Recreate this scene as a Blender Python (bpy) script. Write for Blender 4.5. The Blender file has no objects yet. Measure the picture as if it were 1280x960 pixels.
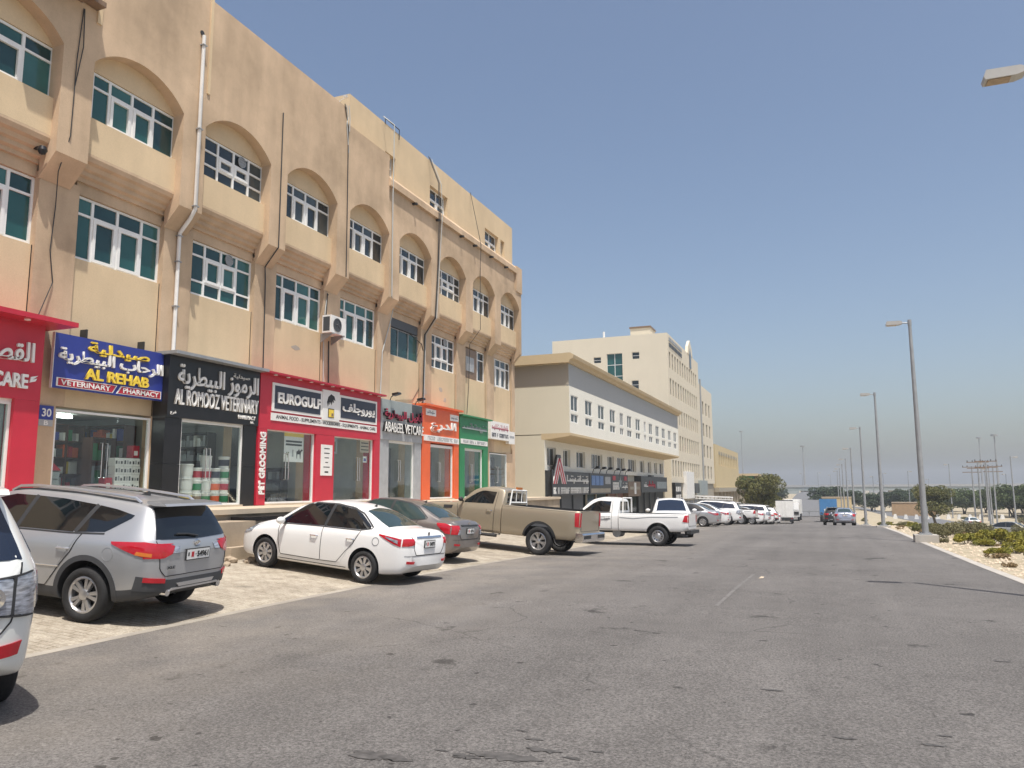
import bpy, bmesh, math, random
import numpy as np
from mathutils import Vector, Matrix
from mathutils.bvhtree import BVHTree
R = math.radians
random.seed(7)
scene = bpy.context.scene
COL = scene.collection
# ------------------------------------------------------------------ camera, sky, sun, exposure
CAMZ = 1.65
YAW, PIT, ROL = .378108, .134520, -.005579
cam = bpy.data.cameras.new('camera'); cam.sensor_width = 36; cam.lens = 964.733/1280*36
cam.clip_end = 6000; cam.clip_start = .05
cam_o = bpy.data.objects.new('camera', cam); COL.objects.link(cam_o); scene.camera = cam_o
_F = Vector((-math.sin(YAW)*math.cos(PIT), math.cos(YAW)*math.cos(PIT), math.sin(PIT)))
_r = Vector((math.cos(YAW), math.sin(YAW), 0)); _u = _r.cross(_F)
_r2 = math.cos(ROL)*_r + math.sin(ROL)*_u; _u2 = -math.sin(ROL)*_r + math.cos(ROL)*_u
_m = Matrix((( _r2.x, _u2.x, -_F.x, 0), (_r2.y, _u2.y, -_F.y, 0), (_r2.z, _u2.z, -_F.z, CAMZ), (0, 0, 0, 1)))
cam_o.matrix_world = _m
SUN_EL = R(69); SUN_D = Vector((.66, -.75, 0)).normalized()      # horizontal direction towards the sun
world = bpy.data.worlds.new('World'); scene.world = world; world.use_nodes = True
nt = world.node_tree; nt.nodes.clear()
sky = nt.nodes.new('ShaderNodeTexSky'); sky.sky_type = 'NISHITA'; sky.sun_disc = False
sky.sun_elevation = SUN_EL; sky.sun_rotation = math.atan2(SUN_D.x, SUN_D.y)
sky.air_density = 1.0; sky.dust_density = 3.0; sky.ozone_density = .3; sky.altitude = 0
bg = nt.nodes.new('ShaderNodeBackground'); bg.inputs['Strength'].default_value = .14
wo = nt.nodes.new('ShaderNodeOutputWorld')
nt.links.new(sky.outputs[0], bg.inputs[0]); nt.links.new(bg.outputs[0], wo.inputs[0])
sl = bpy.data.lights.new('sun', 'SUN'); sl.energy = 5.0; sl.angle = R(.55); sl.color = (1, .955, .88)
so = bpy.data.objects.new('sun', sl); COL.objects.link(so)
sd = Vector((SUN_D.x*math.cos(SUN_EL), SUN_D.y*math.cos(SUN_EL), math.sin(SUN_EL)))
so.rotation_euler = sd.to_track_quat('Z', 'Y').to_euler(); so.location = (0, 0, 40)
scene.view_settings.view_transform = 'Standard'; scene.view_settings.look = 'None'
scene.view_settings.exposure = .08; scene.view_settings.gamma = 1
scene.view_settings.use_curve_mapping = False
scene.cycles.max_bounces = 8; scene.cycles.transparent_max_bounces = 16
scene.cycles.use_denoising = True

# ------------------------------------------------------------------ materials
MATS = {}
def nodes(name):
    m = bpy.data.materials.new(name); m.use_nodes = True
    n = m.node_tree; b = n.nodes['Principled BSDF']; return m, n, b
def setcol(b, c): b.inputs['Base Color'].default_value = (*c, 1)
def M(name, col, rough=.6, metal=0., var=.12, scale=2.5, bump=0., bscale=40., spec=.5, coat=0., emit=None, stretch=(1, 1, 1)):
    if name in MATS: return MATS[name]
    m, n, b = nodes(name)
    b.inputs['Roughness'].default_value = rough; b.inputs['Metallic'].default_value = metal
    b.inputs['Specular IOR Level'].default_value = spec; b.inputs['Coat Weight'].default_value = coat
    b.inputs['Coat Roughness'].default_value = .04
    tc = n.nodes.new('ShaderNodeTexCoord'); mp = n.nodes.new('ShaderNodeMapping'); mp.inputs['Scale'].default_value = stretch
    n.links.new(tc.outputs['Object'], mp.inputs[0])
    if var > 0:
        no = n.nodes.new('ShaderNodeTexNoise'); no.inputs['Scale'].default_value = scale; no.inputs['Detail'].default_value = 6
        n.links.new(mp.outputs[0], no.inputs['Vector'])
        rp = n.nodes.new('ShaderNodeMapRange'); rp.inputs[1].default_value = .25; rp.inputs[2].default_value = .75
        rp.inputs[3].default_value = 1-var; rp.inputs[4].default_value = 1+var
        n.links.new(no.outputs[0], rp.inputs[0])
        mx = n.nodes.new('ShaderNodeMix'); mx.data_type = 'RGBA'; mx.blend_type = 'MULTIPLY'; mx.inputs[0].default_value = 1
        mx.inputs[6].default_value = (*col, 1); n.links.new(rp.outputs[0], mx.inputs[7])
        n.links.new(mx.outputs[2], b.inputs['Base Color'])
    else: setcol(b, col)
    if bump > 0:
        nb = n.nodes.new('ShaderNodeTexNoise'); nb.inputs['Scale'].default_value = bscale; nb.inputs['Detail'].default_value = 5
        n.links.new(tc.outputs['Object'], nb.inputs['Vector'])
        bp = n.nodes.new('ShaderNodeBump'); bp.inputs['Strength'].default_value = bump; bp.inputs['Distance'].default_value = .02
        n.links.new(nb.outputs[0], bp.inputs['Height']); n.links.new(bp.outputs[0], b.inputs['Normal'])
    if emit:
        b.inputs['Emission Color'].default_value = (*emit[0], 1); b.inputs['Emission Strength'].default_value = emit[1]
    MATS[name] = m; return m
def N(n, t, **k):
    x = n.nodes.new(t)
    for a, v in k.items(): setattr(x, a, v)
    return x
def plaster(name, col, stain=.16, col2=None):
    m, n, b = nodes(name); L = n.links.new
    b.inputs['Roughness'].default_value = .85; b.inputs['Specular IOR Level'].default_value = .25
    tc = N(n, 'ShaderNodeTexCoord')
    a = N(n, 'ShaderNodeTexNoise'); a.inputs['Scale'].default_value = .55; a.inputs['Detail'].default_value = 8; a.inputs['Roughness'].default_value = .62
    L(tc.outputs['Object'], a.inputs['Vector'])
    mp = N(n, 'ShaderNodeMapping'); mp.inputs['Scale'].default_value = (1.3, 1.3, .2)
    L(tc.outputs['Object'], mp.inputs[0])
    s = N(n, 'ShaderNodeTexNoise'); s.inputs['Scale'].default_value = 1.6; s.inputs['Detail'].default_value = 7
    L(mp.outputs[0], s.inputs['Vector'])
    f = N(n, 'ShaderNodeTexNoise'); f.inputs['Scale'].default_value = 26; f.inputs['Detail'].default_value = 5
    L(tc.outputs['Object'], f.inputs['Vector'])
    def rng(src, lo, hi):
        r = N(n, 'ShaderNodeMapRange'); r.inputs[1].default_value = .3; r.inputs[2].default_value = .72
        r.inputs[3].default_value = lo; r.inputs[4].default_value = hi; L(src, r.inputs[0]); return r.outputs[0]
    p = N(n, 'ShaderNodeMath', operation='MULTIPLY'); L(rng(a.outputs[0], 1-stain, 1+stain*.6), p.inputs[0]); L(rng(s.outputs[0], 1+stain*.22, 1-stain*.38), p.inputs[1])
    q = N(n, 'ShaderNodeMath', operation='MULTIPLY'); L(p.outputs[0], q.inputs[0]); L(rng(f.outputs[0], .965, 1.035), q.inputs[1])
    base = N(n, 'ShaderNodeMix', data_type='RGBA'); base.inputs[6].default_value = (*col, 1); base.inputs[7].default_value = (*(col2 or tuple(c*.93 for c in col)), 1)
    L(a.outputs[0], base.inputs[0])
    mx = N(n, 'ShaderNodeMix', data_type='RGBA', blend_type='MULTIPLY'); mx.inputs[0].default_value = 1
    L(base.outputs[2], mx.inputs[6]); L(q.outputs[0], mx.inputs[7]); L(mx.outputs[2], b.inputs['Base Color'])
    bp = N(n, 'ShaderNodeBump'); bp.inputs['Strength'].default_value = .25; bp.inputs['Distance'].default_value = .01
    L(f.outputs[0], bp.inputs['Height']); L(bp.outputs[0], b.inputs['Normal'])
    MATS[name] = m; return m
def glass_clear(name, tint=(.93, .965, .955)):
    m = bpy.data.materials.new(name); m.use_nodes = True; n = m.node_tree; n.nodes.clear(); L = n.links.new
    o = N(n, 'ShaderNodeOutputMaterial'); mx = N(n, 'ShaderNodeMixShader'); t = N(n, 'ShaderNodeBsdfTransparent'); t.inputs[0].default_value = (*tint, 1)
    g = N(n, 'ShaderNodeBsdfGlossy'); g.inputs['Roughness'].default_value = .015; g.inputs[0].default_value = (.95, .97, 1, 1)
    lw = N(n, 'ShaderNodeLayerWeight'); lw.inputs[0].default_value = .5
    pw = N(n, 'ShaderNodeMath', operation='POWER'); pw.inputs[1].default_value = 4.0; L(lw.outputs['Facing'], pw.inputs[0])
    ma = N(n, 'ShaderNodeMath', operation='MULTIPLY_ADD'); ma.inputs[1].default_value = .85; ma.inputs[2].default_value = .05; L(pw.outputs[0], ma.inputs[0])
    L(ma.outputs[0], mx.inputs[0]); L(t.outputs[0], mx.inputs[1]); L(g.outputs[0], mx.inputs[2]); L(mx.outputs[0], o.inputs[0])
    MATS[name] = m; return m
def asphalt(name, col, dark):
    m, n, b = nodes(name); L = n.links.new
    b.inputs['Roughness'].default_value = .82; b.inputs['Specular IOR Level'].default_value = .3
    tc = N(n, 'ShaderNodeTexCoord'); co = tc.outputs['Object']
    def noise(sc, det=6, ro=.6, vec=co):
        x = N(n, 'ShaderNodeTexNoise'); x.inputs['Scale'].default_value = sc; x.inputs['Detail'].default_value = det; x.inputs['Roughness'].default_value = ro
        L(vec, x.inputs['Vector']); return x.outputs[0]
    def rng(src, a, z, lo, hi):
        r = N(n, 'ShaderNodeMapRange'); r.inputs[1].default_value = a; r.inputs[2].default_value = z; r.inputs[3].default_value = lo; r.inputs[4].default_value = hi
        L(src, r.inputs[0]); return r.outputs[0]
    def mul(a, c):
        q = N(n, 'ShaderNodeMath', operation='MULTIPLY'); L(a, q.inputs[0]); L(c, q.inputs[1]); return q.outputs[0]
    big = noise(.22, 7, .65); ag = noise(48, 4, .8); mid = noise(2.2, 6)
    mp = N(n, 'ShaderNodeMapping'); mp.inputs['Scale'].default_value = (1.3, .05, 1); L(co, mp.inputs[0]); trk = noise(1, 4, .5, mp.outputs[0])
    spots = rng(noise(1.15, 5, .55), .655, .70, 1, .42)
    flecks = rng(noise(5.5, 2, .5), .715, .74, 1, .35)
    pale = rng(noise(2.9, 3, .55), .70, .76, 1, 1.35)
    v = mul(mul(rng(big, .3, .7, .82, 1.16), rng(ag, .32, .68, .42, 1.6)), mul(rng(trk, .3, .7, .90, 1.1), rng(mid, .3, .7, .92, 1.08)))
    v = mul(v, mul(mul(spots, flecks), pale))
    mx = N(n, 'ShaderNodeMix', data_type='RGBA', blend_type='MULTIPLY'); mx.inputs[0].default_value = 1; mx.inputs[6].default_value = (*col, 1)
    L(v, mx.inputs[7])
    vo = N(n, 'ShaderNodeTexVoronoi'); vo.feature = 'DISTANCE_TO_EDGE'; vo.inputs['Scale'].default_value = .16
    wv = N(n, 'ShaderNodeMapping'); ad = N(n, 'ShaderNodeVectorMath', operation='ADD'); wn = N(n, 'ShaderNodeTexNoise'); wn.inputs['Scale'].default_value = .9; wn.inputs['Detail'].default_value = 6
    L(co, wn.inputs['Vector']); L(co, ad.inputs[0]); L(wn.outputs['Color'], ad.inputs[1]); L(ad.outputs[0], vo.inputs['Vector'])
    ck = rng(vo.outputs[0], .0, .0035, .55, 1); gate = rng(noise(.35, 3), .5, .56, 0, 1)
    gm = N(n, 'ShaderNodeMix', data_type='FLOAT'); gm.inputs[2].default_value = 1; L(gate, gm.inputs[0]); L(ck, gm.inputs[3])
    m2 = N(n, 'ShaderNodeMix', data_type='RGBA', blend_type='MULTIPLY'); m2.inputs[0].default_value = 1; L(mx.outputs[2], m2.inputs[6]); L(gm.outputs[0], m2.inputs[7])
    # wind-blown sand dusting near the parking side (a wear of the surface itself)
    sx = N(n, 'ShaderNodeSeparateXYZ'); L(co, sx.inputs[0])
    ed = rng(sx.outputs[0], -8.2, -3.2, .55, .0); dn = rng(noise(.8, 6), .35, .7, .2, 1.); dm = mul(ed, dn)
    m3 = N(n, 'ShaderNodeMix', data_type='RGBA'); L(dm, m3.inputs[0]); L(m2.outputs[2], m3.inputs[6]); m3.inputs[7].default_value = (.36, .315, .26, 1)
    m4 = N(n, 'ShaderNodeMix', data_type='RGBA', blend_type='MULTIPLY'); m4.inputs[0].default_value = .45; L(m3.outputs[2], m4.inputs[6]); L(rng(ag, .3, .7, .5, 1.3), m4.inputs[7])
    L(m4.outputs[2], b.inputs['Base Color'])
    bp = N(n, 'ShaderNodeBump'); bp.inputs['Strength'].default_value = .8; bp.inputs['Distance'].default_value = .02
    L(ag, bp.inputs['Height']); L(bp.outputs[0], b.inputs['Normal'])
    MATS[name] = m; return m
def sandy(name, c1, c2, c3, brick=False):
    m, n, b = nodes(name); L = n.links.new
    b.inputs['Roughness'].default_value = .95; b.inputs['Specular IOR Level'].default_value = .14
    tc = N(n, 'ShaderNodeTexCoord'); co = tc.outputs['Object']
    def noise(sc, det=7, ro=.6):
        x = N(n, 'ShaderNodeTexNoise'); x.inputs['Scale'].default_value = sc; x.inputs['Detail'].default_value = det; x.inputs['Roughness'].default_value = ro
        L(co, x.inputs['Vector']); return x.outputs[0]
    def rng(src, a, z, lo, hi):
        r = N(n, 'ShaderNodeMapRange'); r.inputs[1].default_value = a; r.inputs[2].default_value = z; r.inputs[3].default_value = lo; r.inputs[4].default_value = hi
        L(src, r.inputs[0]); return r.outputs[0]
    A = noise(.35); B = noise(3.2); Cc = noise(40, 4)
    x1 = N(n, 'ShaderNodeMix', data_type='RGBA'); L(rng(A, .35, .65, 0, 1), x1.inputs[0]); x1.inputs[6].default_value = (*c1, 1); x1.inputs[7].default_value = (*c2, 1)
    x2 = N(n, 'ShaderNodeMix', data_type='RGBA'); L(rng(B, .5, .72, 0, .75), x2.inputs[0]); L(x1.outputs[2], x2.inputs[6]); x2.inputs[7].default_value = (*c3, 1)
    x3 = N(n, 'ShaderNodeMix', data_type='RGBA', blend_type='MULTIPLY'); x3.inputs[0].default_value = 1; L(x2.outputs[2], x3.inputs[6]); L(rng(Cc, .3, .7, .72, 1.22), x3.inputs[7])
    out = x3.outputs[2]; hgt = Cc
    if brick:
        br = N(n, 'ShaderNodeTexBrick'); br.inputs['Scale'].default_value = 1; br.inputs['Brick Width'].default_value = .21; br.inputs['Row Height'].default_value = .105
        br.inputs['Mortar Size'].default_value = .012; br.inputs['Color1'].default_value = (1, 1, 1, 1); br.inputs['Color2'].default_value = (.82, .8, .78, 1); br.inputs['Mortar'].default_value = (.6, .56, .5, 1)
        L(co, br.inputs['Vector'])
        vis = rng(B, .38, .62, .9, .12)
        x4 = N(n, 'ShaderNodeMix', data_type='RGBA', blend_type='MULTIPLY'); L(vis, x4.inputs[0]); L(out, x4.inputs[6]); L(br.outputs['Color'], x4.inputs[7])
        sp = rng(noise(1.3, 6), .58, .72, 1, .62)
        x5 = N(n, 'ShaderNodeMix', data_type='RGBA', blend_type='MULTIPLY'); x5.inputs[0].default_value = 1; L(x4.outputs[2], x5.inputs[6]); L(sp, x5.inputs[7])
        out = x5.outputs[2]
    L(out, b.inputs['Base Color'])
    bp = N(n, 'ShaderNodeBump'); bp.inputs['Strength'].default_value = .6; bp.inputs['Distance'].default_value = .03
    L(hgt, bp.inputs['Height']); L(bp.outputs[0], b.inputs['Normal'])
    MATS[name] = m; return m
def paint(name, col, metal=0., rough=.32, dust=.25):
    m, n, b = nodes(name); L = n.links.new
    b.inputs['Metallic'].default_value = metal; b.inputs['Coat Weight'].default_value = .8; b.inputs['Coat Roughness'].default_value = .06
    tc = N(n, 'ShaderNodeTexCoord'); co = tc.outputs['Object']
    x = N(n, 'ShaderNodeTexNoise'); x.inputs['Scale'].default_value = 3.5; x.inputs['Detail'].default_value = 8; L(co, x.inputs['Vector'])
    sx = N(n, 'ShaderNodeSeparateXYZ'); L(co, sx.inputs[0])
    r = N(n, 'ShaderNodeMapRange'); r.inputs[1].default_value = .25; r.inputs[2].default_value = .75; r.inputs[3].default_value = .9; r.inputs[4].default_value = .12; L(sx.outputs[2], r.inputs[0])
    q = N(n, 'ShaderNodeMath', operation='MULTIPLY'); L(r.outputs[0], q.inputs[0]); L(x.outputs[0], q.inputs[1])
    q2 = N(n, 'ShaderNodeMath', operation='MULTIPLY'); L(q.outputs[0], q2.inputs[0]); q2.inputs[1].default_value = dust
    mx = N(n, 'ShaderNodeMix', data_type='RGBA'); L(q2.outputs[0], mx.inputs[0]); mx.inputs[6].default_value = (*col, 1); mx.inputs[7].default_value = (.38, .33, .26, 1)
    L(mx.outputs[2], b.inputs['Base Color'])
    rr = N(n, 'ShaderNodeMapRange'); rr.inputs[3].default_value = rough; rr.inputs[4].default_value = rough+.25; L(q.outputs[0], rr.inputs[0]); L(rr.outputs[0], b.inputs['Roughness'])
    MATS[name] = m; return m

plaster('tan', (.61, .452, .30), .30, (.53, .395, .275)); plaster('tan_panel', (.68, .53, .345), .13); plaster('patch_grey', (.50, .45, .38), .3)
plaster('white_wall', (.80, .775, .69), .04); plaster('cream_wall', (.66, .61, .485), .05); plaster('tall_wall', (.68, .615, .49), .05)
plaster('yellow_wall', (.58, .47, .28), .07); plaster('rubble', (.42, .34, .25), .35); plaster('concrete', (.45, .42, .38), .2); plaster('kerb_c', (.36, .325, .275), .3)
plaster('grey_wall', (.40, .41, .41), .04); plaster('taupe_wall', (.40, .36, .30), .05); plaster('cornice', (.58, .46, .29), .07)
asphalt('asphalt', (.142, .133, .126), None)
sandy('sand', (.43, .37, .275), (.36, .305, .215), (.26, .225, .145)); sandy('paver', (.43, .385, .315), (.33, .29, .235), (.50, .445, .36), True)
glass_clear('shop_glass')
M('teal', (.018, .085, .082), .06, var=.25, scale=1.2, spec=.6); M('dark_pane', (.018, .028, .034), .08, var=.3, scale=2, spec=.6)
M('teal_dark', (.010, .045, .048), .05, var=.3, scale=1.5, spec=.6); M('teal_light', (.035, .125, .118), .10, var=.3, scale=1.1, spec=.6); M('dark_pane_b', (.045, .06, .065), .12, var=.4, scale=2.2, spec=.6)
M('blind', (.30, .34, .34), .5, var=.1); M('alu', (.78, .78, .76), .4, var=.05); M('bronze', (.20, .13, .08), .4, var=.2, scale=8)
M('white_p', (.78, .77, .74), .45, var=.06); M('black_p', (.012, .012, .014), .3, var=.2); M('dark_grey', (.06, .065, .07), .45, var=.15)
M('red_p', (.50, .022, .045), .4, var=.08); M('red_dk', (.42, .02, .04), .4, var=.1); M('blue_p', (.028, .045, .26), .35, var=.08); M('yellow_p', (.80, .58, .06), .35, var=.05)
M('orange_p', (.72, .12, .03), .4, var=.08); M('green_p', (.02, .20, .075), .4, var=.1); M('lightgrey_p', (.36, .37, .38), .45, var=.12, scale=4)
M('navy_p', (.03, .036, .06), .35, var=.1); M('maroon_p', (.32, .015, .05), .4); M('silver_m', (.62, .62, .63), .3, .85, var=.05)
M('galv', (.33, .34, .35), .5, .35, var=.12, scale=5); M('cable', (.03, .03, .03), .6); M('cable_lt', (.45, .47, .46), .6); M('pipe_white', (.72, .71, .68), .45, var=.08)
M('tyre', (.018, .018, .019), .85, var=.3, scale=12, bump=.3); M('rim', (.52, .52, .53), .3, .8, var=.08); M('rim_dark', (.02, .02, .022), .45)
M('trim', (.028, .029, .031), .6, var=.2, scale=9); M('cladding', (.05, .052, .056), .62, var=.15, scale=6); M('chrome', (.75, .75, .76), .12, 1.0, var=0)
M('car_glass', (.006, .008, .010), .03, var=0, spec=.7, coat=.3); M('car_glass_blue', (.010, .017, .035), .03, var=0, spec=.7); M('car_glass_green', (.030, .050, .050), .04, var=.1, spec=.7)
M('lamp_red', (.42, .008, .018), .12, var=.1, scale=14, coat=.6); M('lamp_clear', (.34, .36, .41), .15, .3, var=.75, scale=9, coat=.8, stretch=(1, 1, 4.5)); M('lamp_amber', (.55, .16, .03), .15, var=.1)
M('plate', (.72, .72, .70), .4); M('ink', (.015, .015, .016), .5); M('ink_red', (.45, .02, .03), .5)
M('interior', (.42, .43, .41), .8); M('room_floor', (.30, .29, .27), .5); M('shelf', (.10, .045, .03), .5); M('shelf_dark', (.05, .05, .05), .5)
M('slab_black', (.015, .013, .014), .25); M('sandstone', (.52, .43, .32), .8, var=.12)
paint('paint_silver', (.44, .45, .465), .6, .36); paint('paint_white', (.80, .80, .79), 0, .3, .2); paint('paint_pearl', (.74, .75, .72), .05, .28, .2)
paint('paint_grey', (.24, .215, .20), .6, .36); paint('paint_sand', (.38, .325, .24), .45, .4); paint('paint_dark', (.03, .035, .045), .4, .3)
paint('paint_lilac', (.42, .44, .52), .6, .32); paint('paint_beige', (.42, .41, .37), .6, .35)
M('bark', (.11, .085, .06), .9, var=.3, scale=6, bump=.5); 
def leafmat(name, col, col2):
    m, n, b = nodes(name); L = n.links.new
    b.inputs['Roughness'].default_value = .7; b.inputs['Specular IOR Level'].default_value = .2
    g = N(n, 'ShaderNodeTexCoord'); no = N(n, 'ShaderNodeTexNoise'); no.inputs['Scale'].default_value = 1.3; no.inputs['Detail'].default_value = 6
    L(g.outputs['Object'], no.inputs['Vector']); mx = N(n, 'ShaderNodeMix', data_type='RGBA'); mx.inputs[6].default_value = (*col, 1); mx.inputs[7].default_value = (*col2, 1)
    r = N(n, 'ShaderNodeMapRange'); r.inputs[1].default_value = .35; r.inputs[2].default_value = .65; L(no.outputs[0], r.inputs[0]); L(r.outputs[0], mx.inputs[0])
    L(mx.outputs[2], b.inputs['Base Color']); MATS[name] = m; return m
leafmat('leaf_green', (.06, .09, .03), (.105, .13, .05)); leafmat('leaf_dark', (.04, .062, .034), (.07, .092, .05)); leafmat('leaf_yellow', (.30, .26, .045), (.17, .18, .04))
leafmat('leaf_grey', (.19, .175, .09), (.13, .125, .065)); leafmat('leaf_dry', (.30, .22, .12), (.20, .14, .07)); leafmat('leaf_olive', (.165, .155, .055), (.105, .115, .045))

# ------------------------------------------------------------------ mesh helpers
class MB:
    def __init__(s): s.v = []; s.f = []; s.mi = []
    def add(s, vs, fs, mi=0):
        o = len(s.v); s.v += [tuple(v) for v in vs]; s.f += [tuple(o+i for i in f) for f in fs]; s.mi += [mi]*len(fs); return s
    def box(s, a, b, mi=0):
        x0, x1 = sorted((a[0], b[0])); y0, y1 = sorted((a[1], b[1])); z0, z1 = sorted((a[2], b[2]))
        return s.add([(x0,y0,z0),(x1,y0,z0),(x1,y1,z0),(x0,y1,z0),(x0,y0,z1),(x1,y0,z1),(x1,y1,z1),(x0,y1,z1)],
                     [(0,3,2,1),(4,5,6,7),(0,1,5,4),(1,2,6,5),(2,3,7,6),(3,0,4,7)], mi)
    def prism(s, poly, axis, a, b, mi=0):       # poly: 2D points; axis: extrusion axis
        n = len(poly)
        def P(p, t): return (t, p[0], p[1]) if axis == 0 else ((p[0], t, p[1]) if axis == 1 else (p[0], p[1], t))
        vs = [P(p, a) for p in poly]+[P(p, b) for p in poly]
        fs = [tuple(range(n)), tuple(range(2*n-1, n-1, -1))]+[(i, n+i, n+(i+1) % n, (i+1) % n) for i in range(n)]
        return s.add(vs, fs, mi)
    def tube(s, pts, r, seg=8, mi=0, caps=True):
        pts = [Vector(p) for p in pts]; rs = r if isinstance(r, (list, tuple)) else [r]*len(pts)
        vs = []; fs = []; up = None
        for i, p in enumerate(pts):
            d = (pts[min(i+1, len(pts)-1)]-pts[max(i-1, 0)]).normalized()
            if up is None: up = Vector((0, 0, 1)) if abs(d.z) < .9 else Vector((1, 0, 0))
            a = d.cross(up).normalized(); c = a.cross(d).normalized(); up = c
            for k in range(seg):
                t = 2*math.pi*k/seg; vs.append(p+(a*math.cos(t)+c*math.sin(t))*rs[i])
        for i in range(len(pts)-1):
            for k in range(seg): fs.append((i*seg+k, i*seg+(k+1) % seg, (i+1)*seg+(k+1) % seg, (i+1)*seg+k))
        if caps: fs += [tuple(range(seg-1, -1, -1)), tuple(range((len(pts)-1)*seg, len(pts)*seg))]
        return s.add(vs, fs, mi)
    def lathe(s, prof, axis, c, seg=28, mi=0):   # prof: (radius, along axis)
        vs = []; fs = []; n = len(prof)
        for k in range(seg):
            t = 2*math.pi*k/seg
            for r, h in prof:
                u, w = r*math.cos(t), r*math.sin(t)
                vs.append((c[0]+u, c[1]+h, c[2]+w) if axis == 1 else (c[0]+u, c[1]+w, c[2]+h))
        for k in range(seg):
            for j in range(n-1):
                a = k*n+j; b2 = ((k+1) % seg)*n+j; fs.append((a, a+1, b2+1, b2))
        return s.add(vs, fs, mi)
    def mesh(s, name, mats, smooth=False, angle=35):
        me = bpy.data.meshes.new(name); me.from_pydata(s.v, [], s.f); me.validate()
        for m in (mats if isinstance(mats, (list, tuple)) else [mats]): me.materials.append(MATS[m] if isinstance(m, str) else m)
        if len(me.materials) > 1 and len(me.polygons) == len(s.mi): me.polygons.foreach_set('material_index', s.mi)
        bm = bmesh.new(); bm.from_mesh(me); bmesh.ops.recalc_face_normals(bm, faces=bm.faces); bm.to_mesh(me); bm.free()
        if smooth:
            me.polygons.foreach_set('use_smooth', [True]*len(me.polygons)); me.set_sharp_from_angle(angle=R(angle))
        me.update(); return me
    def build(s, name, mats, parent=None, smooth=False, angle=35, loc=None):
        return link(name, s.mesh(name, mats, smooth, angle), parent, loc)
def link(name, data, parent=None, loc=None):
    o = bpy.data.objects.new(name, data); COL.objects.link(o)
    if parent: o.parent = parent
    if loc: o.location = loc
    return o
def tag(o, label, cat, group=None):
    o['label'] = label; o['category'] = cat
    if group: o['group'] = group
    return o
def thing(name, label, cat, group=None, loc=(0, 0, 0), rz=0):
    o = link(name, None, None, loc); o.rotation_euler.z = rz; return tag(o, label, cat, group)
def struct(o): o['kind'] = 'structure'; return o
def copy_tree(o, parent=None):
    c = o.copy(); COL.objects.link(c); c.parent = parent
    for ch in list(o.children): copy_tree(ch, c)
    return c
def box(name, a, b, mat, parent=None): return MB().box(a, b).build(name, mat, parent)
def holed(mb, y0, y1, z0, z1, x, rects, depth, axis=0, mi=0, mo=0, sgn=-1):
    """wall sheet in plane axis=x (0: plane x const, u=y; 1: plane y const, u=x) with recessed rectangular openings"""
    us = sorted({y0, y1, *[r[0] for r in rects], *[r[1] for r in rects]}); zs = sorted({z0, z1, *[r[2] for r in rects], *[r[3] for r in rects]})
    P = (lambda u, z, d=0: (x+sgn*d, u, z)) if axis == 0 else (lambda u, z, d=0: (u, x-sgn*d, z))
    for i in range(len(us)-1):
        for j in range(len(zs)-1):
            cu, cz = (us[i]+us[i+1])/2, (zs[j]+zs[j+1])/2
            if any(r[0] < cu < r[1] and r[2] < cz < r[3] for r in rects): continue
            mb.add([P(us[i], zs[j]), P(us[i+1], zs[j]), P(us[i+1], zs[j+1]), P(us[i], zs[j+1])], [(0, 1, 2, 3)], mi)
    for a, b, c, d in rects:
        for p, q in (((a, c), (b, c)), ((b, c), (b, d)), ((b, d), (a, d)), ((a, d), (a, c))):
            mb.add([P(*p), P(*q), P(*q, depth), P(*p, depth)], [(0, 1, 2, 3)], mo)
# ------------------------------------------------------------------ lettering
AR = {'ا': (0xFE8D, 0xFE8E), 'أ': (0xFE83, 0xFE84), 'ب': 0xFE8F, 'ة': (0xFE93, 0xFE94), 'ت': 0xFE95, 'ج': 0xFE9D, 'ح': 0xFEA1, 'د': (0xFEA9, 0xFEAA), 'ر': (0xFEAD, 0xFEAE), 'ز': (0xFEAF, 0xFEB0),
      'س': 0xFEB1, 'ش': 0xFEB5, 'ص': 0xFEB9, 'ط': 0xFEC1, 'ع': 0xFEC9, 'ف': 0xFED1, 'ق': 0xFED5, 'ك': 0xFED9, 'ل': 0xFEDD, 'م': 0xFEE1, 'ن': 0xFEE5, 'ه': 0xFEE9, 'و': (0xFEED, 0xFEEE), 'ي': 0xFEF1, 'ء': (0xFE80, 0xFE80)}
def arabic(s):
    out = []
    for i, c in enumerate(s):
        if c not in AR: out.append(c); continue
        f = AR[c]; prev = i > 0 and s[i-1] in AR and not isinstance(AR[s[i-1]], tuple); nxt = i+1 < len(s) and s[i+1] in AR and s[i+1] != 'ء'
        if isinstance(f, tuple): out.append(chr(f[1] if prev else f[0]))
        else: out.append(chr(f+(3 if prev and nxt else 1 if prev else 2 if nxt else 0)))
    return ''.join(reversed(out))
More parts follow.
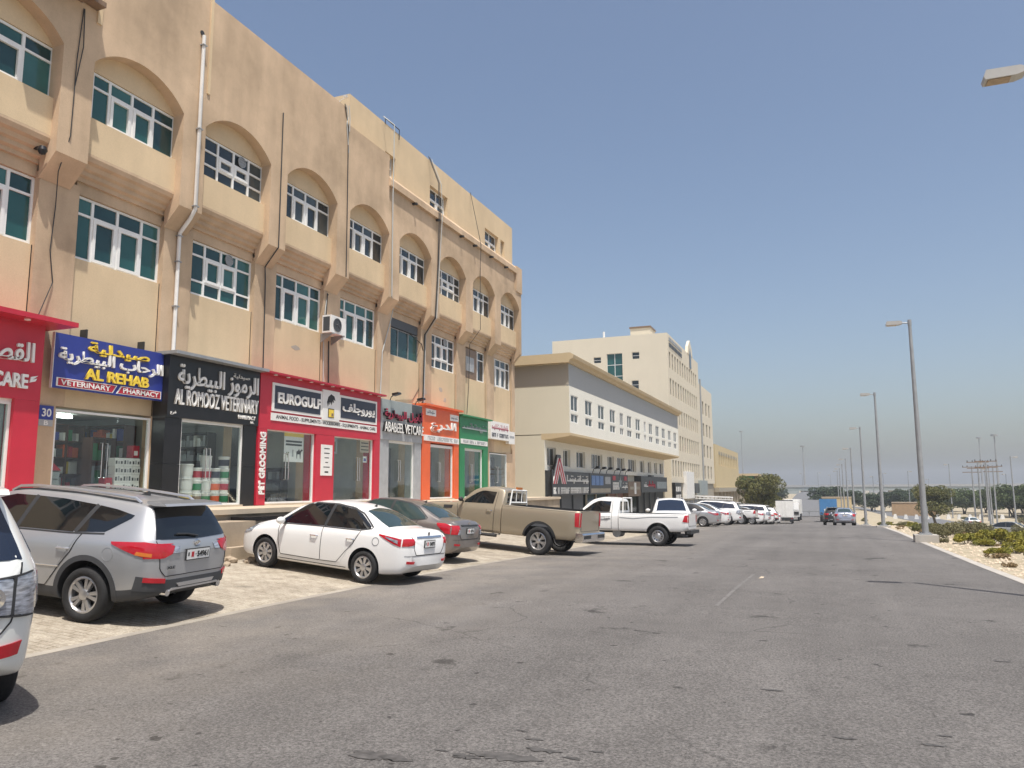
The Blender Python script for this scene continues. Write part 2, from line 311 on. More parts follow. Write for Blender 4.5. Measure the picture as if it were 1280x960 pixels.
def text_mesh(body, w, h, ext=.02, bold=.0, mat='white_p', spacing=1.0):
    """text fitted to w x h, centred on the origin, in the local YZ plane facing +X"""
    c = bpy.data.curves.new('lettering', 'FONT'); c.body = body; c.extrude = .01; c.offset = bold; c.resolution_u = 3; c.space_character = spacing
    o = bpy.data.objects.new('lettering', c); COL.objects.link(o)
    me = bpy.data.meshes.new_from_object(o.evaluated_get(bpy.context.evaluated_depsgraph_get())); bpy.data.objects.remove(o); bpy.data.curves.remove(c)
    bm = bmesh.new(); bm.from_mesh(me)
    if not bm.verts: bm.free(); return me
    seen = set(); isl = []
    for v in bm.verts:
        if v in seen: continue
        st = [v]; seen.add(v); cur = []
        while st:
            a = st.pop(); cur.append(a)
            for e in a.link_edges:
                b2 = e.other_vert(a)
                if b2 not in seen: seen.add(b2); st.append(b2)
        isl.append(cur)
    isl.sort(key=lambda q: min(v.co.x for v in q))
    xs = [v.co.x for v in bm.verts]; ys = [v.co.y for v in bm.verts]
    cx, cy = (min(xs)+max(xs))/2, (min(ys)+max(ys))/2; sx, sy = w/(max(xs)-min(xs)), h/(max(ys)-min(ys))
    for i, q in enumerate(isl):
        for v in q:
            z = ext if v.co.z > 0 else 0
            v.co = Vector((z+.0012*(i % 3), (v.co.x-cx)*sx, (v.co.y-cy)*sy))
    bm.to_mesh(me); bm.free(); me.materials.clear(); me.materials.append(MATS[mat]); return me
def text(body, y0, y1, z0, z1, x, mat, parent, ext=.02, bold=.012, name='lettering', spacing=1.0):
    return link(name, text_mesh(body, abs(y1-y0), abs(z1-z0), ext, bold, mat, spacing), parent, (x, (y0+y1)/2, (z0+z1)/2))

def marks(y0, y1, z0, z1, x, mat, parent, n=12, script=False, ext=.02, seed=0):
    """lettering too small to read in the photograph: a run of uneven strokes"""
    rnd = random.Random(seed+int(y0*10)); mb = MB(); w = (y1-y0)/n; h = z1-z0
    if script: mb.box((x, y0, z0+h*.25), (x+ext, y1, z0+h*.38))
    for k in range(n):
        a = y0+k*w
        if rnd.random() < .1: continue
        if script:
            t = rnd.choice((.55, .6, 1.0, .7)); b = rnd.choice((.25, .25, 0)); mb.box((x, a+w*.15, z0+h*b), (x+ext*1.02, a+w*.45, z0+h*t))
            if rnd.random() < .4: mb.box((x, a+w*.2, z0+h*.82), (x+ext, a+w*.5, z0+h*.95))
        else:
            mb.box((x, a+w*.1, z0), (x+ext, a+w*.34, z1))
            if rnd.random() < .8: mb.box((x, a+w*.34, z1-h*.22), (x+ext*.98, a+w*.85, z1))
            if rnd.random() < .6: mb.box((x, a+w*.34, z0+h*.38), (x+ext*.98, a+w*.75, z0+h*.58))
            if rnd.random() < .6: mb.box((x, a+w*.62, z0), (x+ext*.97, a+w*.86, z0+h*rnd.choice((.38, .78))))
    return mb.build('lettering', mat, parent)
# ------------------------------------------------------------------ terrain
def interp(x, xs, ys):
    return float(np.interp(x, xs, ys))
def g(y): return interp(y, [-1e3, 5, 10, 15, 22, 34, 45, 55, 65, 75, 96, 120, 160, 400], [-.12, -.12, -.13, -.17, -.33, -.55, -.72, -.95, -1.30, -1.75, -2.62, -3.25, -3.7, -4.0])
RL, RR = -7.98, 3.5
def G(x, y):
    z = g(y)+.08*min(max(RL-x, 0), 5.2)
    if x > 5: t = min((x-5)/10, 1); z -= 1.0*t*t*(3-2*t)*min(max((y-20)/50, 0), 1)
    return z
# ================================================================== THE SETTING
YS = [-60, -40, -25, -15, -8, -4, 0, 3, 5, 7.5, 10, 12.5, 15, 18, 22, 26, 30, 34, 39, 45, 50, 55, 60, 65, 70, 75, 82, 89, 96, 104, 112, 120, 130, 140, 150, 160]
YF = YS+[200, 260, 400, 700, 1200, 2500]
XG = [-2500, -900, -300, -120, -60, -30, -16, -13.2, -11, -9.5, RL-.12, RL, -5, -2, 0, 2, RR, RR+.22, 4.4, 6, 8, 10, 12, 14, 16, 20, 26, 34, 60, 120, 300, 900, 2500]
def sheet(name, xs, ys, dz, mat, zf=G):
    vs = [(x, y, zf(x, y)+dz) for y in ys for x in xs]; n = len(xs)
    fs = [(j*n+i, j*n+i+1, (j+1)*n+i+1, (j+1)*n+i) for j in range(len(ys)-1) for i in range(n-1)]
    o = MB().add(vs, fs).build(name, mat, smooth=True); return struct(o)
sheet('ground', XG, YF, 0, 'sand')
sheet('road', [x for x in XG if RL <= x <= RR], YS, .008, 'asphalt')
sheet('parking_apron', [x for x in XG if -13.2 <= x <= RL-.12], YS, .006, 'paver')
sheet('kerb', [RL-.12, RL], YS, .010, 'kerb_c')
sheet('kerb', [RR, RR+.22], YS, .014, 'concrete')
# faded lane line remains
mb = MB()
for y0 in (12.4, 13.5, 14.6, 15.7, 16.8):
    xa, xb_ = -1.62+(y0-12.4)*.02, -1.62+(y0-11.35)*.02; mb.add([(xa, y0, G(0, y0)+.012), (xa+.06, y0, G(0, y0)+.012), (xb_+.06, y0+1.05, G(0, y0+1.05)+.012), (xb_, y0+1.05, G(0, y0+1.05)+.012)], [(0, 1, 2, 3)])
M('faded', (.150, .142, .135), .85, var=.3, scale=9)
struct(mb.build('lane_marking', 'faded'))
M('oil', (.078, .073, .069), .7, var=.45, scale=16)
rs_ = random.Random(3); mb = MB()
for cx, cy_, rx, ry in [(-2.85, 4.7, .22, .06), (-2.05, 4.98, .24, .07), (-2.3, 4.9, .1, .04), (-1.85, 5.2, .12, .04), (-1.62, 5.12, .06, .02), (-2.0, 5.4, .07, .02), (-1.5, 5.3, .05, .015), (-2.15, 5.55, .04, .012), (-2.5, 4.95, .05, .014), (.05, 6.2, .08, .02), (.6, 6.25, .07, .02), (.72, 6.5, .05, .014), (-.5, 7.4, .09, .022), (1.6, 9.4, .08, .02)]:
    n_ = 40; ph = rs_.uniform(0, 6)
    pts_ = [(cx+rx*math.cos(t*6.2832/n_)*(1+.35*math.sin(3*t*6.2832/n_+ph)*rs_.uniform(.4, 1)), cy_+ry*math.sin(t*6.2832/n_)*(1+.55*rs_.uniform(-1, 1))) for t in range(n_)]
    mb.add([(cx, cy_, G(cx, cy_)+.0125)]+[(a, b, G(a, b)+.0125) for a, b in pts_], [(0, k+1, (k+1) % n_+1) for k in range(n_)])
struct(mb.build('oil_stain', 'oil'))
# second carriageway beyond the verge
p0 = [(13.4, 68), (13.7, 77), (14.2, 95), (14.9, 115), (15.0, 135), (15.0, 160), (11, 200), (4, 250)]
p1 = [(21.6, 64), (22.0, 85), (22.45, 111), (22.3, 135), (21.6, 162), (20, 185), (16, 215), (9, 262)]
vs = []; fs = []
p0 = [(13.0, 20), (13.2, 45)]+p0; p1 = [(21.0, 12), (21.3, 40)]+p1
for k in range(len(p0)-1):
    for s in range(4):
        t = s/4
        for q in range(5):
            a = Vector((*p0[k], 0)).lerp(Vector((*p0[k+1], 0)), t); b = Vector((*p1[k], 0)).lerp(Vector((*p1[k+1], 0)), t); c = a.lerp(b, q/4); vs.append((c.x, c.y, G(c.x, c.y)+.05))
nr = len(vs)//5
fs = [(j*5+i, j*5+i+1, (j+1)*5+i+1, (j+1)*5+i) for j in range(nr-1) for i in range(4)]
M('asphalt_far', (.14, .14, .145), .85, var=.1)
struct(MB().add(vs, fs).build('road', 'asphalt_far', smooth=True))
# ramp climbing away at the end of the street
def zr(y): return interp(y, [150, 165, 200, 260, 330], [-3.5, -3.2, -1.9, -.6, -.3])
mb = MB(); yy = [148, 160, 175, 190, 205, 220, 240, 260, 290, 330]
for a, b in zip(yy[:-1], yy[1:]):
    w0, w1 = -7.5, 2.2
    mb.add([(w0, a, zr(a)+.02), (w1, a, zr(a)+.02), (w1, b, zr(b)+.02), (w0, b, zr(b)+.02), (w0, a, -6), (w1, a, -6), (w1, b, -6), (w0, b, -6)], [(0, 1, 2, 3), (0, 3, 7, 4), (1, 5, 6, 2)])
struct(mb.build('ramp', 'asphalt_far'))

# ================================================================== TAN CORNER BUILDING
B0, B1, PITCH = -2, 8, 3.48
def wy(i): return 8.66+PITCH*i
YB, YE = wy(B0)-.55, 39.42
bld = thing('shop_building', 'long tan plastered building with arched upper windows above a row of shops', 'building')
XP, XPL, XU, XUP = -15.5, -15.58, -15.0, -15.2
# core volumes
box('wall', (-30, YB+.02, 3.52), (-15.76, YE-.02, 13.3), 'tan', bld)
box('wall', (-30, YB, -1.2), (-20.2, YE-.01, 3.5), 'tan', bld)
box('roof_slab', (-30, YB+.03, 13.32), (-15.3, YE-.03, 13.5), 'concrete', bld)
# floor of the shops and partitions
box('shop_floor', (-20.2, YB+.03, .9), (-15.56, YE-.03, 1.22), 'room_floor', bld)
box('shop_ceiling', (-20.2, YB+.03, 3.50), (-15.77, YE-.03, 3.515), 'interior', bld)
box('end_wall', (-30, YE-.012, -1.2), (-15.502, YE, 13.31), 'tan', bld)
OPEN = []
for i in range(B0, B1+1):
    y0, y1 = wy(i), wy(i)+2.5
    o0, o1 = y0-.12, y1+.1
    OPEN.append((o0, o1))
    # header over the shop opening, panel below the first-floor window
    box('panel', (-15.78, y0+.02, 3.50), (XPL, y1-.02, 6.93), 'tan_panel', bld)
    box('panel', (-15.77, y0, 8.46), (-15.60, y1, 8.80), 'tan', bld)
    # moulded corbel under the projecting floor
    mb = MB(); prof = [(-15.7, 8.74), (-15.53, 8.74), (-15.53, 8.84), (-15.44, 8.88), (-15.44, 8.98), (-15.36, 9.02), (-15.33, 9.12), (-15.24, 9.16), (-15.2, 9.26), (-15.2, 9.32), (-15.7, 9.32)]
    mb.prism(prof, 1, y0-.10, y1+.12); mb.build('corbel', 'cornice' if False else 'tan', bld)
    box('panel', (-15.72, y0-.25, 9.322), (XUP, y1+.2, 10.19), 'tan_panel', bld)
    # arch: opening from a0 to a1 on the projecting face
    a0, a1 = y0-.25, y1-.05
    cy, hw, rise, zsq = (a0+a1)/2, (a1-a0)/2, .62, 11.43
    rad = (hw*hw+rise*rise)/(2*rise); ns = 18
    pts = []
    for k in range(ns+1):
        yy_ = a0+(a1-a0)*k/ns; pts.append((yy_, zsq+math.sqrt(max(rad*rad-(yy_-cy)**2, 0))-(rad-rise)))
    mb = MB(); top = 12.36
    for k in range(ns):
        (ya, za), (yb, zb) = pts[k], pts[k+1]
        mb.add([(XU, ya, za), (XU, yb, zb), (XU, yb, top), (XU, ya, top), (-15.5, ya, za), (-15.5, yb, zb)], [(0, 1, 2, 3), (0, 4, 5, 1)])
    mb.build('arch', 'tan', bld)
    poly = [(a0, zsq-.02)]+pts+[(a1, zsq-.02)]
    mb = MB(); mb.prism(poly, 0, -15.74, -15.33); mb.build('tympanum', 'tan_panel', bld)
# piers between the bays
for i in range(B0-1, B1+1):
    l0, l1 = wy(i)+2.5, wy(i)+PITCH
    u0, u1 = wy(i)+2.45, wy(i)+PITCH-.25
    if i == B0-1: l0 = YB; u0 = YB
    if i == B1: l1 = YE; u1 = YE-.2
    mb = MB(); mb.box((-15.79, l0, 3.5), (XP, l1, 8.6))
    u0c, u1c = u0, u1
    mb.prism([(-15.49, 8.42), (-15.499, 8.95), (XU, 8.95)], 1, u0, u1)
    mb.box((-15.6, u0, 8.951), (XU, u1, 12.36))
    mb.build('pier', 'tan', bld)
# dark movement joints beside the panels
for i in range(B0, B1+1):
    for yj in (wy(i)-.012, wy(i)+2.488):
        box('joint', (-15.6, yj, 3.5), (-15.574, yj+.035, 6.93), 'ink', bld)
# upper wall strip and parapets
box('parapet', (-15.6, YB, 12.361), (XU, 21.95, 15.15), 'tan', bld)
box('parapet', (-15.6, 21.951, 12.361), (XU, 24.95, 14.58), 'tan', bld)
mb = MB()
mb.box((-15.6, 24.951, 12.361), (-15.07, 38.4, 13.36)); mb.prism([(-15.6, 13.361), (-14.93, 13.361), (-14.93, 13.62), (-15.07, 13.80), (-15.6, 13.80)], 1, 24.951, 38.4)
mb.box((-15.6, 38.401, 12.361), (-14.95, YE-.18, 13.79)); mb.build('parapet', 'tan', bld)
box('parapet', (-15.6, 11.86, 12.37), (XU+.045, 11.98, 15.12), 'tan_panel', bld)
box('parapet', (-15.6, 15.33, 12.37), (XU+.04, 15.42, 15.32), 'tan_panel', bld)
# rain spouts under the cornice
for y in (26.9, 29.0, 31.4, 32.9, 34.9, 36.9):
    box('rain_spout', (-15.1, y, 13.27), (-14.86, y+.1, 13.345), 'cable', bld)
# penthouse set back on the roof
wins = [(25.3, 26.1, 14.05, 15.0), (29.1, 30.85, 14.05, 15.02), (35.15, 36.95, 14.03, 15.0), (37.25, 37.8, 14.15, 15.0)]
mb = MB(); holed(mb, 22.75, 38.95, 13.5, 16.15, -15.42, wins, .28)
mb.box((-22, 22.75, 13.49), (-15.72, 38.95, 16.149))
mb.add([(-15.42, 22.75, 13.5), (-15.72, 22.75, 13.5), (-15.72, 22.75, 16.15), (-15.42, 22.75, 16.15)], [(0, 1, 2, 3)])
mb.add([(-15.42, 38.95, 13.5), (-15.72, 38.95, 13.5), (-15.72, 38.95, 16.15), (-15.42, 38.95, 16.15)], [(0, 1, 2, 3)])
mb.add([(-15.42, 22.75, 16.15), (-15.42, 38.95, 16.15), (-15.73, 38.95, 16.15), (-15.73, 22.75, 16.15)], [(0, 1, 2, 3)])
mb.build('penthouse', 'tan_panel', bld)

def frame_mesh(W, H, cols, rows, sash, t=.055, d=.06):
    """window frame in local coords (y 0..W, z 0..H, front at x=0), plus list of pane rectangles"""
    mb = MB(); panes = []
    for k, c in enumerate(cols):
        w_ = t*1.25 if 0 < k < len(cols)-1 else t
        mb.box((-d, c-w_/2 if 0 < k < len(cols)-1 else (c if k == 0 else c-t), 0), (0, c+w_/2 if 0 < k < len(cols)-1 else (c+t if k == 0 else c), H))
    for k, r in enumerate(rows):
        lo = r if k == 0 else (r-t if k == len(rows)-1 else r-t/2)
        for a, b in zip(cols[:-1], cols[1:]): mb.box((-d+.004, a+t*.5, lo), (-.003, b-t*.5, lo+t))
    for i in range(len(cols)-1):
        for j in range(len(rows)-1):
            e = 0
            if (i, j) in sash:
                e = .075; a, b, c, d2 = cols[i]+t*.6, cols[i+1]-t*.6, rows[j]+t*.5, rows[j+1]-t*.5
                for q in ((a, a+e, c, d2), (b-e, b, c, d2), (a+e, b-e, c, c+e), (a+e, b-e, d2-e, d2)): mb.box((-d+.01, q[0], q[2]), (.022, q[1], q[3]))
            panes.append((cols[i]+t*.4, cols[i+1]-t*.4, rows[j]+t*.3, rows[j+1]-t*.3))
    return mb.mesh('window', 'alu'), panes
def pane_mesh(w, h, mat):
    mb = MB(); mb.box((-.008, 0, 0), (0, w, h)); return mb.mesh('pane', mat)
PM = {}
def put_window(parent, x, y, z, spec, mat='teal', rng=None):
    me, panes = spec
    w = link('window', me, parent, (x, y, z))
    for k, (a, b, c, d) in enumerate(panes):
        mm = mat(k) if callable(mat) else mat
        q_ = random.random()
        if mm == 'teal': mm = 'teal_dark' if q_ < .3 else ('teal_light' if q_ > .72 else mm)
        elif mm == 'dark_pane' and q_ > .65: mm = 'dark_pane_b'
        key = (round(b-a, 3), round(d-c, 3), mm)
        if key not in PM: PM[key] = pane_mesh(b-a, d-c, mm)
        p = link('pane', PM[key], w, (-.035, a, c)); p.rotation_euler.z = random.uniform(-.006, .006)
    return w
W = 2.5
specA = frame_mesh(W, 1.5, [0, .5, 1.2, 1.92, W], [0, 1.08, 1.5], {(1, 0), (2, 0)})
specB = frame_mesh(W, 1.5, [0, .62, 1.25, 1.88, W], [0, .4, 1.12, 1.5], {(1, 1), (2, 1)})
specAu = frame_mesh(W, 1.2, [0, .5, 1.15, 1.8, W], [0, .85, 1.2], {(1, 0), (2, 0)})
specBu = frame_mesh(W, 1.2, [0, .62, 1.25, 1.88, W], [0, .4, .8, 1.2], {(1, 1), (2, 1)})
specC = frame_mesh(W, 1.12, [0, .85, 1.7, W], [0, 1.12], set(), t=.03)
for i in range(B0, B1+1):
    m_lo = 'teal' if i < 6 else 'dark_pane'; m_up = 'teal' if i < 2 else 'dark_pane'
    if i == 5:
        w = put_window(bld, -15.66, wy(i), 6.95, specC); w.data = w.data.copy(); w.data.materials[0] = MATS['galv']
        box('transom_panel', (-15.72, wy(i)+.15, 8.1), (-15.61, wy(i)+2.4, 8.5), 'dark_grey', bld)
    elif i == 7:
        sp = frame_mesh(.9, 1.5, [0, .12, .9], [0, 1.08, 1.5], set()); put_window(bld, -15.66, wy(i)+1.6, 6.95, sp, 'dark_pane')
        box('window_board', (-15.72, wy(i)+.02, 6.96), (-15.63, wy(i)+1.58, 8.4), 'bronze', bld); box('window_board', (-15.63, wy(i)+.25, 7.3), (-15.60, wy(i)+1.2, 8.0), 'lightgrey_p', bld)
    else: put_window(bld, -15.66, wy(i), 6.95, specB if i in (2, 6) else specA, m_lo)
    wv = put_window(bld, -15.36, wy(i)+.0, 10.2, specBu if i in (2, 6) else specAu, m_up)
    wv.scale.y = 1.0
    box('window_back', (-15.72, wy(i)-.24, 10.195), (-15.44, wy(i)+2.45, 11.41), 'dark_grey', bld)
for (a, b, c, d) in wins:
    sp = frame_mesh(b-a-.12, d-c, [0, (b-a-.12)/2, b-a-.12], [0, (d-c)*.5, d-c], {(0, 0), (1, 0)} if b-a > 1 else set(), t=.05); put_window(bld, -15.6, a+.1, c, sp, 'dark_pane')
# extractor fans set in panes of the gridded windows
for (y, z, x) in ((wy(2)+1.55, 8.26, -15.655), (wy(2)+1.56, 11.2, -15.35), (wy(6)+1.55, 8.26, -15.655), (wy(6)+1.56, 11.2, -15.35)):
    mb = MB(); mb.lathe([(.16, 0), (.16, .03), (.135, .03), (.135, .01), (.02, .01), (.0, .02)], 1, (0, 0, 0), 20)
    for k in range(3): mb.box((-.13, .012, -.09+k*.08), (.13, .026, -.065+k*.08))
    f_ = mb.build('extractor_fan', 'galv', bld); f_.rotation_euler.z = -math.pi/2; f_.location = (x, y, z)
for k, (y, z, a, b) in enumerate(((28.95, 5.75, .5, .3), (30.6, 6.05, .4, .25), (31.0, 5.6, .35, .22), (29.6, 5.3, 1.0, .14), (30.9, 5.28, .9, .1), (20.3, 6.2, .5, .18), (28.85, 5.35, .45, .22))):
    n_ = 14; MB().prism([(y+a/2*math.cos(t*6.283/n_)*random.uniform(.6, 1.1), z+b/2*math.sin(t*6.283/n_)*random.uniform(.6, 1.1)) for t in range(n_)], 0, -15.6, XPL+.004 if y > 29.2 or y < 25 else XP+.004).build('repair_patch', 'patch_grey', bld)
# drain pipe with its elbow round the projecting pier
yp = 15.08
mb = MB(); mb.tube([(-14.94, yp, 13.9), (-14.94, yp, 9.0), (-15.1, yp, 8.75), (-15.43, yp, 8.4), (-15.44, yp, 8.2), (-15.44, yp, 1.6)], .05, 10)
mb.build('drain_pipe', 'pipe_white', bld, smooth=True)
for z in (13.6, 11.2, 9.05, 8.3, 7.6, 6.4, 4.6): box('pipe_bracket', (-15.5 if z < 8.8 else -15.0, yp-.07, z), (-15.375 if z < 8.8 else -14.875, yp+.07, z+.03), 'galv', bld)
mb = MB(); mb.lathe([(.0, 0), (.07, 0), (.07, .06), (0, .06)], 1, (0, 0, 0), 12); pc = mb.build('pipe_outlet', 'cable', bld); pc.location = (-14.98, yp-.02, 13.98); pc.rotation_euler.z = math.pi/2
# cables and conduits down the facade
def cable(pts, r=.012, mat='cable', name='cable'): return MB().tube(pts, r, 6).build(name, mat, bld)
cable([(-14.97, 18.5, 13.3), (-14.97, 18.5, 8.96), (-15.45, 18.5, 8.4), (-15.46, 18.55, 8.0), (-15.46, 18.6, 5.1)], .018)
cable([(-14.97, 21.8, 15.2), (-14.97, 22.05, 14.4), (-14.97, 22.1, 11), (-14.97, 22.12, 8.97)], .016)
cable([(-14.97, 21.9, 15.2), (-14.96, 22.0, 14.8), (-14.97, 21.95, 14.5), (-14.97, 22.1, 13.5)], .016, 'cable_lt')
cable([(-14.97, 22.05, 15.25), (-14.95, 22.1, 14.8), (-14.97, 22.12, 14.3)], .016, 'cable_lt')
cable([(-15.35, 25.0, 16.3), (-14.9, 25.1, 15.9), (-14.95, 25.15, 13), (-14.96, 25.2, 9.0), (-15.3, 25.9, 8.7), (-15.45, 25.95, 8.2), (-15.46, 25.4, 6.9), (-15.46, 25.3, 5.1)], .022, 'cable_lt')
for dy, mt in ((0, 'cable'), (.12, 'cable'), (.3, 'cable_lt')):
    cable([(-15.4, 28.9+dy, 16.25), (-14.93, 28.95+dy, 15.0), (-14.9, 29.0+dy, 13.5), (-14.96, 29.02+dy*.5, 11.2), (-14.96, 28.8+dy*.5, 8.9), (-15.46, 28.8+dy*.4, 8.2), (-15.46, 28.7+dy*.3, 5.1)], .016, mt)
cable([(-15.39, 33.3, 16.2), (-14.9, 33.5, 13.5), (-14.97, 33.55, 12), (-14.98, 33.6, 9.3), (-15.5, 33.5, 8.6), (-15.55, 33.5, 6.6), (-15.55, 33.3, 5.2)], .014)
cable([(-15.61, 27.8, 8.05), (-15.48, 28.6, 7.75), (-15.5, 28.75, 7.5)], .02)
cable([(-15.56, 28.6, 5.9), (-15.56, 28.0, 5.3), (-15.56, 26.6, 5.15)], .01)
cable([(-14.97, 11.5, 12.5), (-14.97, 11.42, 11.2), (-14.97, 11.4, 9.4), (-15.2, 11.35, 8.6), (-15.47, 11.55, 7.9), (-15.47, 11.5, 6.9), (-15.47, 11.62, 6.2), (-15.4, 11.3, 5.4)], .012)
cable([(-14.97, 11.52, 12.5), (-14.96, 11.55, 11.6), (-14.97, 11.42, 10.6)], .012)
cable([(-15.46, 21.72, 8.2), (-15.45, 21.62, 7.6), (-15.46, 21.6, 6.7), (-15.46, 21.65, 5.1)], .016, 'cable_lt'); cable([(-15.46, 21.9, 6.7), (-15.46, 21.95, 5.1)], .022, 'cable'); cable([(-15.46, 21.8, 8.3), (-15.44, 21.72, 8.33), (-15.44, 21.68, 7.5)], .02, 'cable')
# small roof antenna brackets
mb = MB(); mb.tube([(-15.3, 21.95, 14.6), (-15.3, 21.95, 15.45), (-15.0, 21.9, 15.5)], .02, 6); mb.lathe([(.0, 0), (.07, .02), (.09, .08), (.0, .1)], 2, (-15.0, 21.85, 15.45), 10)
mb.build('roof_bracket', 'alu', bld); MB().tube([(-15.38, 25.2, 16.1), (-15.38, 25.2, 16.32), (-15.38, 26.3, 16.32), (-15.38, 26.3, 15.9)], .02, 6).build('roof_bracket', 'cable', bld)
# grey service platform bracketed high on the wall at the left
sp_ = thing('wall_platform', 'grey sheet metal service box bracketed high on the tan wall above the arch', 'platform')
mb = MB(); mb.box((-14.99, 9.7, 12.62), (-14.45, 11.45, 12.70)); mb.build('base', 'bronze', sp_); box('sheet', (-14.98, 9.75, 12.7), (-14.5, 11.4, 13.5), 'galv', sp_)
box('bracket', (-14.99, 11.5, 12.66), (-14.7, 11.85, 12.78), 'bronze', sp_)

# raised walkway in front of the shops
pf = thing('raised_walkway', 'raised rubble-faced walkway with pale coping running along the shop fronts', 'walkway')
box('base', (-15.6, YB, -1.4), (-12.98, YE, 1.08), 'rubble', pf); box('coping', (-15.6, YB, 1.082), (-12.9, YE, 1.2), 'sandstone', pf)
st = thing('entrance_steps', 'concrete entrance steps with black stone treads before the black pharmacy', 'steps')
for k in range(3):
    x0 = -12.89+.36*k; z1 = 1.02-.2*k
    box('step', (x0, 14.6+.3*k, -.4), (x0+.36, 18.6, z1-.1), 'rubble', st); box('tread', (x0-.0, 14.58+.3*k, z1-.098), (x0+.38, 18.62, z1), 'slab_black', st)
box('side_block', (-12.88, 13.2, -.4), (-12.1, 14.5, .95), 'rubble', st); box('side_block', (-12.09, 13.4, -.4), (-11.8, 14.4, .42), 'rubble', st)
cb = thing('concrete_block', 'small pale concrete block on the paving beside the steps', 'block'); box('block', (-12.35, 12.95, .1), (-12.0, 13.3, .52), 'concrete', cb); box('slab', (-12.4, 12.75, .1), (-11.75, 12.94, .36), 'concrete', cb)
# rubble stones lodged against the walkway base
for k in range(14):
    y = random.uniform(12.6, 15.0); s = random.uniform(.07, .16); x = random.uniform(-12.2, -11.3)
    bm = bmesh.new(); bmesh.ops.create_icosphere(bm, subdivisions=1, radius=s)
    for v in bm.verts: v.co *= random.uniform(.7, 1.2); v.co.z *= .7
    me = bpy.data.meshes.new('stone'); bm.to_mesh(me); bm.free(); me.materials.append(MATS['rubble'])
    o = link('stone', me, None, (x, y, G(x, y)+s*.3)); tag(o, 'loose brown stone lying against the foot of the walkway steps', 'stone', 'loose stones by the steps')

# shop rooms: glazing, doors
def glazing(y0, y1, z0, z1, x, splits, mat='alu', t=.05, handles=None):
    mb = MB()
    for a in (y0, y1-t): mb.box((x-.05, a, z0), (x+.03, a+t, z1))
    mb.box((x-.05, y0+t, z1-t), (x+.03, y1-t, z1)); mb.box((x-.05, y0+t, z0), (x+.03, y1-t, z0+.05))
    fr = mb.build('shop_window', mat, bld)
    cs = [y0+t]+splits+[y1-t]
    for a, b in zip(cs[:-1], cs[1:]): box('glass', (x-.012, a+.006, z0+.052), (x, b-.006, z1-t-.002), 'shop_glass', fr)
    for hy in (handles or []): MB().tube([(x+.005, hy, 1.95), (x+.07, hy, 1.95), (x+.07, hy, 2.75), (x+.005, hy, 2.75)], .016, 8).build('door_handle', 'chrome', fr, smooth=True)
    return fr
SHOPS = [(2.2, 4.2, -15.5), (4.5, 7.2, -15.14), (7.4, 10.66, -15.14), (11.94, 14.57, -15.56), (15.12, 17.42, -15.14), (18.36, 20.75, -15.14), (21.75, 24.25, -15.14), (25.3, 27.3, -15.14), (28.6, 30.85, -15.14), (31.95, 34.05, -15.14), (35.88, 38.14, -15.52)]
prev = YB
for k, (y0, y1, x) in enumerate(SHOPS):
    box('shop_pier', (-15.79, prev, -1.2), (XP-.001, y0, 3.498), 'tan', bld); prev = y1
    if x > -15.4 : box('shop_lintel', (-15.5, y0, 3.44), (x+.03, y1, 3.5), 'alu', bld)
    d_ = y1-y0; spl = [y0+d_*.36, y0+d_*.64] if k == 3 else ([y0+d_*.42] if k != 6 else [y0+d_*.62])
    fr_ = glazing(y0+.005, y1-.005, 1.25, 3.438, x, spl, 'alu', handles=[spl[0]-.06, spl[0]+.08] if k != 3 else [y0+d_*.5-.07, y0+d_*.5+.07])
    box('room_side', (-20.19, y1+.3, 1.22), (-15.8, y1+.38, 3.5), 'interior', bld); box('room_back', (-20.19, y0-.25, 1.22), (-20.1, y1+.29, 3.49), 'interior', bld)
    box('sill', (-15.6, y0-.0, 1.201), (-15.0, y1+.0, 1.248), 'sandstone', bld)
    if k >= 3:  # tubes in the two grooming shops are unseen lamps, added to brighten dark rooms
        o = box('ceiling_light', (-17.0, y0+.3, 3.40), (-16.85, y0+1.5, 3.46), 'white_p'); o.data.materials[0] = M('tube_on', (.8, .85, .82), .4, var=0, emit=((.9, 1, .95), 9.0))
        tag(o, 'lit strip light on the ceiling of the ' + ['blue-signed pharmacy', 'black-signed pharmacy', 'grooming shop behind the camel poster, added to brighten the room', 'grooming shop beside the notice board, added to brighten the room', 'grey-fronted shop', 'orange-fronted shop', 'green-fronted shop', 'last shop under the white boards'][k-3], 'light')
box('shop_pier', (-15.79, prev, -1.2), (XP-.001, YE, 3.498), 'tan', bld)
# ---- goods in the shops
def goods_shelf(y, x, w, h, d, z, rows, label, frame='shelf', pal=None, seed=0):
    rnd = random.Random(seed)
    s = thing('display_shelf', label, 'shelf', None, (x, y, z))
    mb = MB()
    for k in range(rows+1): mb.box((-d, 0, k*h/rows), (0, w, k*h/rows+.025))
    for a in (0, w/2, w-.03): mb.box((-d, a, .02), (-.004, a+.03, h))
    mb.box((-d-.02, 0, 0), (-d, w, h)); mb.build('frame', frame, s)
    cols = pal or ['white_p', 'lightgrey_p', 'blue_p', 'yellow_p', 'green_p', 'red_p', 'orange_p', 'dark_grey', 'white_p', 'white_p']
    mb = MB()
    for k in range(rows):
        yy_ = .05
        while yy_ < w-.12:
            ww = rnd.uniform(.06, .16); hh = rnd.uniform(.4, .8)*h/rows; c = rnd.randrange(len(cols))
            if rnd.random() < .88: mb.box((-d+.04, yy_, k*h/rows+.027), (-.03-rnd.random()*.05, yy_+ww, k*h/rows+.027+hh), c)
            yy_ += ww+rnd.uniform(.005, .03)
    o = mb.build('shelf_goods', cols, s); o['kind'] = 'stuff'
